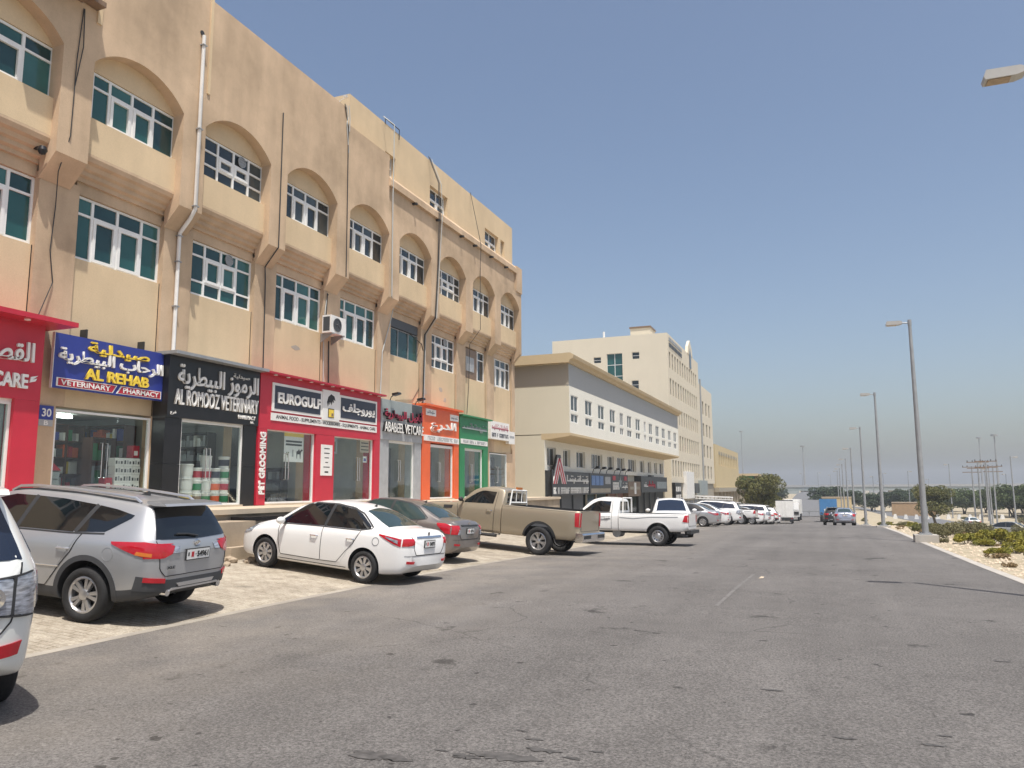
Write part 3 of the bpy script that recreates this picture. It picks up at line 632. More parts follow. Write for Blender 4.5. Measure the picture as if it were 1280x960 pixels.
goods_shelf(12.0, -17.2, 1.15, 2.1, .35, 1.23, 5, 'tall dark shelf of dim bottles and packets deep inside the blue-signed pharmacy', 'shelf_dark', ['dark_grey', 'lightgrey_p', 'navy_p', 'shelf', 'lightgrey_p'], 1)
goods_shelf(13.35, -17.5, 1.0, 2.05, .35, 1.23, 5, 'brown shelf of small white and coloured packets behind the pharmacy glass door', 'shelf', None, 2)
goods_shelf(13.75, -16.5, .7, 1.7, .3, 1.23, 3, 'brown wooden shelf holding yellow jars beside the white cartons', 'shelf', ['yellow_p', 'green_p', 'white_p', 'blind'], 3)
goods_shelf(15.7, -18.3, 1.6, 2.0, .35, 1.23, 5, 'shelf of white packets deep inside the black-signed pharmacy', 'shelf', ['white_p', 'lightgrey_p', 'lightgrey_p', 'dark_grey'], 4)
goods_shelf(26.1, -17.6, 2.3, 2.0, .35, 1.23, 5, 'shelf of pale medicine packets inside the grey-fronted shop', 'shelf_dark', ['lightgrey_p', 'blind', 'white_p', 'dark_grey'], 5)
goods_shelf(29.7, -17.6, 2.2, 2.0, .35, 1.23, 4, 'shelf of mixed goods inside the orange-fronted shop', 'shelf_dark', ['lightgrey_p', 'blind', 'white_p', 'dark_grey'], 6)
goods_shelf(33.1, -17.6, 2.2, 2.0, .35, 1.23, 4, 'shelf of mixed goods inside the green-fronted shop', 'shelf_dark', ['lightgrey_p', 'dark_grey', 'white_p', 'green_p'], 7)
# shelving along the side walls (side_shelf)
for k, (yy1, lb, pal) in enumerate(((17.42, 'shelf of white and grey packets along the side wall of the black-signed pharmacy', ['white_p', 'lightgrey_p', 'blind', 'galv']), (20.75, 'low dark shelf of pet supplies beside the camel poster', ['dark_grey', 'galv', 'blind']), (24.25, 'shelf of pet supplies along the wall by the notice board', ['dark_grey', 'galv', 'blind', 'bronze']), (27.3, 'tall shelf of pale medicine boxes along the wall of the grey-fronted shop', ['lightgrey_p', 'blind', 'white_p', 'dark_grey', 'navy_p']), (30.85, 'tall shelf of boxes along the wall of the orange-fronted shop', ['lightgrey_p', 'blind', 'white_p', 'dark_grey', 'bronze']), (34.05, 'tall shelf of boxes along the wall of the green-fronted shop', ['lightgrey_p', 'blind', 'dark_grey', 'green_p']), (38.14, 'dark shelf along the wall of the last shop', ['dark_grey', 'galv', 'blind']), (14.57, 'tall shelf of yellow and green jars on the side wall of the blue-signed pharmacy', ['yellow_p', 'green_p', 'white_p', 'orange_p', 'blue_p']))):
    hh = 1.1 if k == 1 else 2.05
    goods_shelf(yy1-.08, -18.9 if k != 2 else -18.6, 2.6 if k != 2 else 1.5, hh, .34, 1.23, 3 if k == 1 else 5, lb, 'shelf_dark' if k != 7 else 'shelf', pal, 40+k)
    bpy.context.view_layer.update(); [o for o in COL.objects if o.name.startswith('display_shelf') and o.get('label') == lb][0].rotation_euler.z = -math.pi/2
def bucket(x, y, z, r, h, body, band, label, lid='white_p'):
    b = thing('bucket', label, 'bucket', 'tubs stacked in the pharmacy window', (x, y, z))
    mb = MB(); mb.lathe([(0, 0), (r*.88, 0), (r, h), (0, h)], 2, (0, 0, 0), 18); mb.build('tub', body, b, smooth=True)
    mb = MB(); mb.lathe([(r*1.04, h*.9), (r*1.06, h*.92), (r*1.06, h), (r*.9, h+.015), (0, h+.016)], 2, (0, 0, 0), 18); mb.build('lid', lid, b, smooth=True)
    mb = MB(); mb.lathe([(r*.93+.003, h*.2), (r*.985+.003, h*.75)], 2, (0, 0, 0), 18); mb.build('paper_label', band, b, smooth=True)
lab = {'yellow_p': 'tub with a yellow label at the foot of the pharmacy window display', 'bronze': 'white tub with a brown picture label beside the yellow tub', 'green_p': 'white tub with a green label in the pharmacy window pile', 'orange_p': 'white tub with an orange label in the pharmacy window pile', 'red_dk': 'white tub with a dark red label in the pharmacy window pile', 'navy_p': 'white tub with a dark blue label in the pharmacy window pile', 'white_p': 'plain white tub in the pharmacy window pile'}
yb0 = 15.62
rows = [(0, ['yellow_p', 'bronze', 'green_p', 'orange_p', 'green_p']), (1, ['white_p', 'green_p', 'white_p', 'orange_p', 'red_dk']), (2, ['white_p', 'red_dk', 'red_dk', 'navy_p', 'green_p']), (3, [None, None, 'white_p', None, 'navy_p'])]
for k, rw in rows:
    for j, c in enumerate(rw):
        if c: bucket(-15.45, yb0+.13+j*.34, 1.26+k*.33 if j else 1.26+k*.36, .15 if j else .17, .31 if j else .34, 'white_p', c, lab[c])
# cartons in the blue shop
for k in range(6):
    for j in range(4):
        if k > 3 and j < 1: continue
        if j == 0 and k > 1: continue
        b = thing('carton', 'white carton with dark printed panels in the stack behind the pharmacy glass', 'carton', 'white cartons behind the pharmacy glass', (-15.72, 13.5+j*.25+.02*random.random(), 1.24+k*.2))
        box('box', (-.22, 0, 0), (0, .24, .195), 'white_p', b)
        for q in range(3): box('print', (-.001, .02+q*.075, .05), (.0025, .07+q*.075, .05+random.uniform(.06, .11)), 'dark_grey' if q != 1 else 'lightgrey_p', b)
for (y, z) in ((14.28, 2.45), (13.53, 1.66)): 
    b = thing('carton', 'maroon carton with a white label set on the white cartons' if z > 2 else 'maroon carton with a white label standing among white cartons', 'carton', None, (-15.75, y, z)); box('box', (-.2, 0, 0), (0, .2, .3), 'red_dk', b); box('print', (-.001, .04, .06), (.003, .15, .17), 'white_p', b)
# stack of white trays with red lid by the left jamb
b = thing('tray_stack', 'stack of pale trays under a red cover by the pharmacy window jamb', 'trays', None, (-15.75, 12.0, 1.24))
for k in range(5): box('tray', (-.3, 0, k*.17), (0, .34, k*.17+.15), 'blind', b)
MB().prism([(-.02, .86), (.36, .86), (.17, 1.02)], 0, -.32, .02).build('cover', 'red_dk', b)
for i, lb in ((3, 'teal stool tub inside the red-fronted pet shop'),):
    b = thing('plastic_tub', 'pale blue plastic tub inside the pet grooming shop', 'tub', None, (-16.9, wy(4)+.9, 1.23)); MB().lathe([(0, 0), (.3, 0), (.38, .62), (.34, .62), (.28, .05), (0, .05)], 2, (0, 0, 0), 20).build('tub', M('tub_blue', (.45, .62, .66), .4), b, smooth=True)
    b = thing('stool', 'dark stool with wooden drum base behind the grooming shop glass', 'stool', None, (-16.2, wy(4)+.25, 1.23)); MB().lathe([(0, 0), (.14, 0), (.14, .5), (0, .5)], 2, (0, 0, 0), 14).build('base', 'yellow_p', b, smooth=True); MB().lathe([(0, .5), (.17, .5), (.17, .58), (0, .6)], 2, (0, 0, 0), 14).build('seat', 'black_p', b, smooth=True); MB().tube([(-.1, 0, .58), (-.14, 0, .95)], .04).build('backrest', 'black_p', b)
    b = thing('wall_cage', 'dark folded wire cage standing against the grooming shop wall', 'cage', None, (-17.0, wy(3)+2.05, 1.25))
    for k in range(6): MB().tube([(0, k*.07, 0), (0, k*.07, .9)], .012, 6).build('bar', 'cable', b)
    for k in range(5): MB().tube([(0, 0, .05+k*.2), (0, .36, .05+k*.2)], .012, 6).build('rail', 'cable', b)

# ---- shop signs and cladding
XS = -15.02
def spots_row(parent, y0, y1, n, x, z):
    for k in range(n):
        y = y0+(y1-y0)*k/(n-1); MB().lathe([(0, 0), (.06, 0), (.06, .02), (0, .02)], 2, (x, y, z-.02), 12).build('downlight', 'white_p', parent)
# red shop at the far left
s = thing('shop_sign', 'dark red shop front with white Arabic letters and the word CARE', 'shop sign', None)
box('fascia', (-15.55, 4.0, 3.5), (XS, 11.2, 5.1), 'red_p', s); box('canopy', (-15.5, 3.9, 5.1), (-14.55, 11.6, 5.2), 'red_p', s)
mb = MB(); mb.box((-15.49, 10.66, 1.21), (XS-.003, 11.2, 3.498)); mb.build('pillar', 'red_p', s); box('pillar', (-15.49, 4.0, 1.21), (XS-.003, 4.5, 3.498), 'red_p', s)
text(arabic('القصر'), 9.9, 10.98, 4.15, 4.68, XS, 'white_p', s, .05, .02); text('CARE', 10.15, 10.88, 3.72, 4.02, XS, 'white_p', s, .05, .03)
MB().prism([(10.93, 3.86), (11.05, 3.9), (11.08, 3.96), (10.98, 3.92), (11.1, 4.02), (10.95, 3.98)], 0, XS, XS+.03).build('emblem', 'white_p', s)
spots_row(s, 9.0, 10.6, 3, -14.75, 5.1)
# white roller of the red shop
box('shop_blind', (-15.30, 7.5, 1.3), (-15.26, 10.62, 3.42), 'blind', bld)
# blue sign
s = thing('shop_sign', 'blue signboard AL REHAB with yellow and white raised letters', 'shop sign')
box('board', (-15.29, 11.6, 3.86), (-15.22, 14.58, 5.06), 'blue_p', s); box('edge', (-15.30, 11.585, 3.85), (-15.225, 11.6, 5.07), 'white_p', s)
xb = -15.218
text(arabic('صيدلية'), 12.4, 14.1, 4.7, 5.0, xb, 'yellow_p', s, .05, .02); text(arabic('الرحاب البيطرية'), 11.68, 14.54, 4.4, 4.76, xb, 'white_p', s, .05, .02); text('AL REHAB', 12.35, 14.12, 4.13, 4.38, xb, 'yellow_p', s, .05, .03)
MB().prism([(11.68, 3.90), (13.12, 3.90), (13.24, 4.09), (11.68, 4.09)], 0, xb, xb+.012).build('strip', 'white_p', s); MB().prism([(13.22, 3.90), (14.54, 3.90), (14.54, 4.09), (13.34, 4.09)], 0, xb, xb+.012).build('strip', 'white_p', s)
MB().prism([(11.72, 3.915), (13.1, 3.915), (13.2, 4.075), (11.72, 4.075)], 0, xb+.012, xb+.016).build('strip', 'red_dk', s); MB().prism([(13.26, 3.915), (14.51, 3.915), (14.51, 4.075), (13.37, 4.075)], 0, xb+.012, xb+.016).build('strip', 'red_dk', s)
text('VETERINARY', 11.78, 13.05, 3.935, 4.055, xb+.016, 'white_p', s, .006, .02); text('PHARMACY', 13.4, 14.46, 3.935, 4.055, xb+.016, 'white_p', s, .006, .02)
for y in (12.4, 14.0): box('bracket', (-15.5, y, 5.06), (-15.3, y+.04, 5.28), 'cable', s)
# number plate 30 B
s = thing('number_plate', 'blue and grey enamel plate reading 30 B beside the pharmacy window', 'plate'); box('plate', (-15.5, 11.54, 3.18), (-15.47, 11.87, 3.48), 'blue_p', s); box('plate', (-15.5, 11.54, 3.04), (-15.47, 11.87, 3.178), 'lightgrey_p', s)
text('30', 11.6, 11.82, 3.24, 3.42, -15.47, 'white_p', s, .004, .02); text('B', 11.66, 11.76, 3.06, 3.16, -15.47, 'white_p', s, .004, .02)
# black shop
s = thing('shop_sign', 'black shop front AL ROMOOZ VETERINARY with white letters', 'shop sign')
box('fascia', (-15.5, 14.58, 3.47), (XS, 17.95, 5.04), 'black_p', s)
box('canopy', (-15.5, 14.5, 5.041), (-14.72, 17.99, 5.12), 'galv', s)
for a, b in ((14.58, 15.12), (17.42, 17.95)):
    for z0, z1 in ((1.21, 2.3), (2.306, 3.468)): box('cladding_panel', (-15.49, a, z0), (XS-.05, b, z1), 'black_p', s)
text(arabic('الرموز البيطرية'), 14.86, 17.86, 4.2, 4.85, XS, 'white_p', s, .05, .012); text(arabic('صيدلية'), 16.85, 17.5, 4.72, 4.86, XS, 'white_p', s, .03, .0)
text('AL ROMOOZ VETERINARY', 14.78, 17.88, 3.8, 4.2, XS, 'white_p', s, .05, .006); text('PHARMACY', 17.1, 17.8, 3.62, 3.73, XS, 'white_p', s, .03, .01); text('BR.', 17.6, 17.75, 3.52, 3.585, XS, 'white_p', s, .02, .01); text(arabic('فرع'), 14.68, 14.86, 3.53, 3.63, XS, 'white_p', s, .02, .0)
# red grooming shop
s = thing('shop_sign', 'red shop front EUROGULF with black name boxes and white emblem panel', 'shop sign')
box('fascia', (-15.5, 17.99, 3.42), (XS, 24.62, 5.04), 'red_p', s); box('canopy', (-15.5, 17.97, 5.041), (-14.78, 24.64, 5.1), 'red_dk', s)
for a, b in ((17.99, 18.36), (20.75, 21.75), (24.25, 24.62)): box('pillar', (-15.49, a, 1.21), (XS-.004, b, 3.418), 'red_p', s)
spots_row(s, 18.5, 24.3, 11, -14.9, 5.04)
for a, b in ((18.5, 20.97), (21.92, 24.33)):
    box('name_box', (XS, a, 3.97), (XS+.03, b, 4.82), 'white_p', s); box('name_box', (XS+.03, a+.1, 4.05), (XS+.04, b-.1, 4.74), 'navy_p', s)
text('EUROGULF', 18.72, 20.85, 4.22, 4.55, XS+.04, 'white_p', s, .03, .035); text(arabic('يوروجلف'), 22.1, 24.12, 4.2, 4.6, XS+.04, 'white_p', s, .03, .025)
box('emblem_panel', (XS, 20.972, 3.9), (XS+.05, 21.918, 4.9), 'white_p', s)
MB().prism([(21.25, 4.36), (21.2, 4.5), (21.27, 4.68), (21.42, 4.78), (21.6, 4.72), (21.66, 4.58), (21.55, 4.62), (21.58, 4.5), (21.5, 4.56), (21.46, 4.42), (21.4, 4.54), (21.34, 4.42), (21.32, 4.55)], 0, XS+.05, XS+.06).build('emblem', 'ink', s)
box('emblem', (XS+.05, 21.27, 4.0), (XS+.06, 21.6, 4.3), 'ink', s); box('emblem', (XS+.06, 21.3, 4.02), (XS+.068, 21.57, 4.27), 'yellow_p', s); box('emblem', (XS+.068, 21.44, 4.05), (XS+.072, 21.54, 4.15), 'bronze', s)
box('strip', (XS, 18.48, 3.69), (XS+.02, 24.35, 3.915), 'white_p', s)
text('ANIMAL FOOD - SUPPLEMENTS - ACCESSORIES - EQUIPMENTS - ANIMAL CARE', 18.7, 24.25, 3.74, 3.87, XS+.02, 'ink', s, .004, .008)
text('GENERAL ANIMAL FOOD & EQUIPMENTS - BRANCH OF EGSON', 18.1, 21.0, 3.53, 3.6, XS, 'white_p', s, .004, .005) if False else None
v = text('PET GROOMING', 1.5, 3.3, -.12, .12, XS, 'white_p', s, .03, .04); v.location = (XS, 18.17, 2.42); v.rotation_euler.x = math.pi/2
nb = box('notice_board', (XS, 21.0, 2.1), (XS+.02, 21.62, 3.1), 'white_p', s)
for k, wd in enumerate((.3, .3, .24, .15, .34, .2)): MB().box((XS+.02, 21.31-wd/2, 2.96-k*.15-(.02 if k > 4 else 0)), (XS+.022, 21.31+wd/2, 2.99-k*.15)).build('print', 'ink', s)
# posters behind the grooming shop glass
po = thing('poster', 'white poster with camel pictures behind the grooming shop glass', 'poster', None, (-15.185, 19.35, 2.5)); box('sheet', (0, 0, 0), (.004, .95, .9), 'white_p', po); box('print', (.004, .0, .78), (.006, .95, .9), 'yellow_p', po)
for k in range(2): box('print', (.004, .08, .6-k*.1), (.006, .87, .66-k*.1), 'ink', po)
def camel(y, z, s, mat): 
    MB().prism([(y, z), (y+.03*s, z), (y+.05*s, z+.2*s), (y+.2*s, z+.2*s), (y+.23*s, z), (y+.26*s, z), (y+.27*s, z+.25*s), (y+.33*s, z+.33*s), (y+.4*s, z+.34*s), (y+.38*s, z+.4*s), (y+.3*s, z+.4*s), (y+.22*s, z+.32*s), (y+.15*s, z+.42*s), (y+.08*s, z+.34*s), (y-.02*s, z+.3*s)], 0, .004, .006).build('print', mat, po)
camel(.62, .1, .75, 'ink'); camel(.08, .12, .45, 'leaf_olive'); box('print', (.004, .4, .16), (.006, .46, .38), 'galv', po)
po2 = thing('poster', 'small cream notice at the top of the grooming shop door', 'poster', None, (-15.185, 23.55, 2.95)); box('sheet', (0, 0, 0), (.004, .6, .45), 'sandstone', po2)
for k in range(3): box('print', (.004, .06, .08+k*.12), (.006, .54, .12+k*.12), 'ink', po2)
po3 = thing('poster', 'small white sticker on the grooming shop door glass', 'poster', None, (-15.185, 23.75, 2.6)); box('sheet', (0, 0, 0), (.004, .24, .22), 'white_p', po3); box('print', (.004, .04, .05), (.006, .2, .15), 'blue_p', po3)
po4 = thing('poster', 'narrow framed leaflet at the left of the grooming shop window', 'poster', None, (-15.185, 21.85, 2.85)); box('sheet', (0, 0, 0), (.004, .3, .55), 'blind', po4); box('print', (.004, .08, .06), (.006, .2, .4), 'leaf_green', po4)
# grey vet care shop
s = thing('shop_sign', 'grey shop front ABABEEL VETCARE with maroon Arabic letters', 'shop sign')
box('fascia', (-15.5, 24.66, 3.48), (XS, 27.84, 5.0), 'lightgrey_p', s)
for a, b in ((24.66, 25.3), (27.3, 27.84)): box('pillar', (-15.49, a, 1.21), (XS-.03, b, 3.478), 'lightgrey_p', s)
box('side_panel', (XS, 27.0, 4.3), (XS+.012, 27.84, 4.98), 'dark_grey', s)
text(arabic('أبابيل البيطرية'), 24.78, 27.76, 4.24, 4.72, XS+.012, 'ink', s, .09, .02); text(arabic('أبابيل البيطرية'), 24.78, 27.76, 4.24, 4.72, XS+.105, 'maroon_p', s, .012, .02); text('ABABEEL VETCARE', 24.76, 27.78, 3.78, 4.15, XS+.1, 'white_p', s, .012, .012); box('name_panel', (XS, 24.7, 4.5), (XS+.006, 26.98, 4.98), 'blind', s)
t2 = text('ABABEEL VETCARE', 24.76, 27.78, 3.78, 4.15, XS+.003, 'ink', s, .09, .012)
for y in (25.3, 27.25):
    l_ = thing('spotlight', 'black spotlight on a bracket above the %s end of the grey sign' % ('left' if False else ('red-fronted' if y < 26 else 'orange-fronted')), 'spotlight', None, (XS, y, 5.0)); MB().tube([(0, 0, 0), (.05, 0, .12), (.25, 0, .2)], .018, 6).build('arm', 'cable', l_); MB().prism([(.15, .14), (.42, .2), (.40, .27), (.14, .24)], 1, -.12, .12).build('head', 'black_p', l_)
# orange shop
s = thing('shop_sign', 'orange shop front with large white Arabic name and white name strip', 'shop sign')
box('fascia', (-15.5, 27.88, 3.56), (XS, 31.32, 5.06), 'orange_p', s); box('canopy', (-15.5, 27.86, 5.061), (-14.85, 31.45, 5.14), 'orange_p', s)
for a, b in ((27.88, 28.6), (30.85, 31.32)): box('pillar', (-15.49, a, 1.21), (XS-.004, b, 3.558), 'orange_p', s)
text(arabic('الدرع'), 28.55, 30.95, 4.0, 4.52, XS, 'white_p', s, .06, .02); box('strip', (XS, 28.0, 3.62), (XS+.03, 31.28, 3.86), 'white_p', s); marks(28.15, 31.15, 3.66, 3.82, XS+.03, 'lightgrey_p', s, 22, ext=.008)
for a, w_ in ((28.15, .9), (30.4, .85)):
    z_ = 4.68 if a < 29 else 4.62; box('name_box', (XS, a, z_), (XS+.02, a+w_, z_+.27), 'white_p', s); marks(a+.12, a+w_-.12, z_+.06, z_+.21, XS+.02, 'navy_p', s, 6, True, .005)
# green shop
s = thing('shop_sign', 'green shop front with pale Arabic letters and white name strip', 'shop sign')
box('fascia', (-15.5, 31.42, 3.5), (XS, 34.6, 4.92), 'green_p', s); box('canopy', (-15.5, 31.4, 4.921), (-14.85, 34.8, 4.99), 'green_p', s)
for a, b in ((31.42, 31.95), (34.05, 34.6)): box('pillar', (-15.49, a, 1.21), (XS-.004, b, 3.498), 'green_p', s)
marks(31.6, 34.4, 4.28, 4.66, XS, 'blind', s, 17, True, .05); box('strip', (XS, 31.5, 3.68), (XS+.02, 34.5, 3.9), 'white_p', s); marks(31.6, 34.4, 3.72, 3.86, XS+.02, 'galv', s, 24, ext=.006)
# white boards at the end
s = thing('shop_sign', 'white rectangular signboard with red and blue Arabic lettering near the corner', 'shop sign'); box('board', (-15.45, 35.42, 4.13), (-15.22, 37.88, 5.03), 'white_p', s)
marks(35.55, 37.75, 4.58, 4.9, -15.22, 'maroon_p', s, 14, True, .01); marks(35.55, 37.75, 4.24, 4.44, -15.22, 'navy_p', s, 16, ext=.01)
s = thing('shop_sign', 'small white board at the building corner beside the larger white signboard', 'shop sign'); box('board', (-15.45, 37.92, 4.0), (-15.25, 38.75, 4.65), 'white_p', s); box('print', (-15.25, 38.0, 4.3), (-15.245, 38.65, 4.42), 'lightgrey_p', s)
# air conditioner
a_ = thing('air_conditioner', 'white outdoor air conditioner on brackets under a first-floor window', 'air conditioner', None, (-15.45, 21.35, 6.88))
mb = MB(); mb.box((.1, 0, 0), (.45, .85, .6)); mb.build('casing', 'white_p', a_)
mb = MB(); mb.lathe([(.23, 0), (.235, .02), (.19, .02), (.19, .008), (.04, .008), (.03, .03), (0, .03)], 1, (0, 0, 0), 24)
for k in range(5): mb.tube([(math.cos(k*1.256)*.2, .015, math.sin(k*1.256)*.2), (0, .018, 0)], .006, 5)
o = mb.build('fan_grille', 'dark_grey', a_, smooth=True); o.rotation_euler.z = -math.pi/2; o.location = (.452, .36, .3)
box('side_grille', (.14, -.006, .06), (.4, 0, .54), 'dark_grey', a_)
for y in (.1, .7): box('bracket', (0-.03, y, -.05), (.5, y+.05, -.002), 'galv', a_); MB().prism([(-.03, -.3), (.42, -.05), (-.03, -.05)], 1, y+.01, y+.04).build('bracket', 'galv', a_)
# small black camera under the corbel
c_ = thing('security_camera', 'small black dome camera under the moulding of the tan wall', 'camera', None, (-15.2, 10.95, 9.0)); MB().lathe([(0, 0), (.08, 0), (.1, -.08), (.06, -.16), (0, -.18)], 2, (0, 0, 0), 16).build('dome', 'black_p', c_, smooth=True); box('mount', (-.25, -.04, -.02), (.02, .04, .02), 'black_p', c_)

# ================================================================== WHITE BUILDING
wb = thing('commercial_building', 'low white commercial building with overhanging upper floor and tan cornice', 'building')
XO, XL, YW, YWE = -14.1, -15.75, 45.0, 84.0
up = [(45.3, 46.82), (48.43, 50.11), (51.61, 53.27), (54.8, 56.44), (57.83, 58.97), (60.23, 61.82), (63.27, 65.01), (66.52, 67.36), (68.62, 70.19), (71.64, 73.3), (74.71, 76.38), (77.98, 79.56), (81.1, 82.81)]
rects = []
for a, b in up: rects += [(a, b, 5.68, 6.22), (a, b, 6.40, 7.38)]
mb = MB(); holed(mb, YW, YWE, 5.0, 7.9, XO, rects, .16); mb.build('wall', 'white_wall', wb)
mb = MB(); mb.box((-30, YW, 4.95), (XO-.17, YWE, 9.3)); mb.add([(XO, YW, 5.0), (XO-.17, YW, 5.0), (XO-.17, YW, 7.9), (XO, YW, 7.9)], [(0, 1, 2, 3)]); mb.build('wall', 'cream_wall', wb)
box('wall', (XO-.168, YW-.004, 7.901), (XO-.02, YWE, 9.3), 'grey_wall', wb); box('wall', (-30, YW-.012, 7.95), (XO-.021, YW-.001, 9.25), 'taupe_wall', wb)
mb = MB(); prof = [(-14.3, 9.28), (-13.98, 9.3), (-13.92, 9.45), (-13.7, 9.55), (-13.66, 9.75), (-13.9, 9.9), (-14.3, 9.9)]; mb.prism(prof, 1, YW-.4, YWE+.2)
mb.build('cornice', 'cornice', wb); box('cornice', (-30, YW-.4, 9.3), (-14.301, YW-.002, 9.88), 'cornice', wb); box('roof_slab', (-30, YW, 9.302), (-14.302, YWE, 9.6), 'concrete', wb)
mb = MB(); mb.prism([(XL-.2, 4.62), (XL+.1, 4.62), (XO-.1, 4.8), (XO+.03, 4.85), (XO+.03, 4.998), (XL-.2, 4.998)], 1, YW-.002, YWE); mb.build('corbel', 'cornice', wb)
for a, b in up:
    for z0, z1 in ((5.68, 6.22), (6.40, 7.38)):
        w_ = b-a; sp = frame_mesh(w_, z1-z0, [0, w_/2, w_], [0, z1-z0], set(), t=.05); put_window(wb, XO-.03, a, z0, sp, 'dark_pane')
lw = [(45.5, 47.23), (48.73, 50.26), (51.71, 53.88), (55.46, 58.6), (60.2, 62.2), (63.3, 65.9), (67.2, 70.4), (72.0, 74.0), (75.6, 77.2), (78.8, 80.2), (81.5, 83.4)]
lr = [(a, b, 3.05, 4.2) for a, b in lw if b < YWE-.3]
mb = MB(); holed(mb, YW, YWE, 2.75, 4.7, XL, lr, .3); mb.build('wall', 'white_wall', wb)
box('wall', (-30, YW+.003, -2.8), (XL-.31, YWE-.003, 4.9), 'cream_wall', wb); box('wall', (XL-.309, YW+.001, -2.8), (XL-.002, YW+.06, 4.9), 'cream_wall', wb); box('wall', (XL-.309, YWE-.06, -2.8), (XL-.002, YWE-.002, 4.9), 'cream_wall', wb)
box('plinth', (-30, YW-.12, -1.2), (XL+.25, YW+.0, 1.0), 'sandstone', wb)
for a, b, z0, z1 in lr:
    nsp = 2 if b-a < 2.4 else 4; cs = [k*(b-a)/nsp for k in range(nsp+1)]; sp = frame_mesh(b-a, z1-z0, cs, [0, z1-z0], set(), t=.06); put_window(wb, XL-.16, a, z0, sp, 'dark_pane')
# its shop fronts
M('shutter', (.065, .07, .08), .5, var=.12, stretch=(1, 1, 12)); M('brown_p', (.16, .06, .04), .5); M('skyblue_p', (.12, .22, .45), .4); M('beige_p', (.35, .31, .24), .5)
fr = [(45.3, 53.5, 'dark_grey', 'shutter'), (53.7, 59.8, 'dark_grey', 'dark_pane'), (59.9, 65.5, 'dark_grey', 'brown_p'), (65.6, 70.5, 'bronze', 'dark_pane'), (70.8, 83.6, 'dark_grey', 'black_p')]
labs = ['dark grey signboard with a red striped letter A on the white building', 'dark signboard with pale blue letter panels on the white building', 'dark signboard with a pale star and red corner blocks on the white building', 'bronze signboard with a pale cross shape on the white building', 'wide dark signboard with red script on the white building']
XF = XL+.35
for k, (a, b, c1, c2) in enumerate(fr):
    s = thing('shop_sign', labs[k], 'shop sign')
    zt, zb = (2.72, 1.2) if k != 3 else (2.2, .9)
    box('fascia', (XL-.3, a, zb), (XF, b, zt), c1, s)
    box('shop_shutter', (XL-.6, a+.2, -1.6), (XL-.05, b-.2, zb-.01), c2, wb)
    for q in range(int((b-a)//2.6)): box('shop_post', (XL-.05, a+.2+q*2.6, -1.6), (XL+.05, a+.32+q*2.6, zb-.012), 'dark_grey' if k in (0, 4) else 'beige_p', wb)
    if k == 0:
        box('side', (XF+.0, a-.25, 1.0), (XF+.1, a+.0, 2.8), 'black_p', s)
        ac, zb0, za = 46.75, 1.92, 3.55
        MB().prism([(ac-1.55, zb0-.05), (ac-.35, za+.2), (ac+.35, za+.2), (ac+1.45, zb0-.05)], 0, XF-.1, XF+.006).build('emblem', 'black_p', s)
        for j, (o1, o2, mt) in enumerate(((1.4, 1.28, 'white_p'), (1.27, .98, 'red_p'), (.97, .85, 'white_p'), (.84, .6, 'red_p'), (.59, .5, 'white_p'))):
            for q in (-1, 1): MB().prism([(ac+q*o1, zb0), (ac+q*o2, zb0), (ac+q*max(o2-1.1, .0), zb0+(za-zb0)*min(1, o2/1.1)), (ac+q*max(o1-1.1, .02), zb0+(za-zb0)*min(1, o1/1.1))], 0, XF+.008, XF+.05).build('emblem', mt, s)
        marks(48.3, 53.3, 1.95, 2.5, XF, 'white_p', s, 17, True, .05); marks(45.5, 53.3, 1.3, 1.7, XF, 'white_p', s, 26, ext=.05)
    if k == 1:
        for q in range(3): box('name_box', (XF, a+.5+q*1.1, 1.85), (XF+.03, a+1.45+q*1.1, 2.55), 'skyblue_p', s)
        box('name_box', (XF, a+4.2, 1.95), (XF+.03, b-.3, 2.5), 'lightgrey_p', s); box('strip', (XF, a+.3, 1.3), (XF+.02, b-.3, 1.62), 'beige_p', s)
    if k == 2:
        for q in (a+.4, b-1.4): box('name_box', (XF, q, 2.25), (XF+.03, q+.9, 2.6), 'red_dk', s)
        marks(a+.4, a+2.4, 1.5, 2.1, XF, 'white_p', s, 6, False, .05); marks(b-2.2, b-.3, 1.5, 2.1, XF, 'white_p', s, 6, True, .05)
        pts = [((a+b)/2+math.sin(t*math.pi/5)*(.55 if t % 2 == 0 else .25), 2.05+math.cos(t*math.pi/5)*(.6 if t % 2 == 0 else .25)) for t in range(10)]; MB().prism(pts, 0, XF, XF+.04).build('emblem', 'blind', s)
    if k == 3: box('emblem', (XF, a+2.2, 1.1), (XF+.05, a+2.9, 2.1), 'white_p', s); box('emblem', (XF, a+.5, 1.5), (XF+.04, b-.6, 1.75), 'beige_p', s)
    if k == 4: marks(a+1.2, a+2.9, 1.6, 2.2, XF, 'white_p', s, 3, True, .04); marks(a+3.0, a+6.4, 1.6, 2.3, XF, 'red_p', s, 7, True, .05); box('name_box', (XF, a+7.2, 1.55), (XF+.03, b-.4, 2.25), 'blind', s); box('roof_light', (XF-.2, a+4, 2.73), (XF+.1, a+5.5, 2.85), 'black_p', s)
    if k in (1, 2):
        for q in range(3):
            l_ = thing('spotlight', 'small black spotlight on an arm above the signs of the white building', 'spotlight', 'spotlights over the signs of the white building', (XF, a+.8+q*1.9, 2.72)); MB().tube([(0, 0, 0), (.1, 0, .3), (.35, 0, .4)], .03, 6).build('arm', 'cable', l_); MB().prism([(.25, .3), (.55, .36), (.5, .5), (.25, .48)], 1, -.15, .15).build('head', 'black_p', l_)

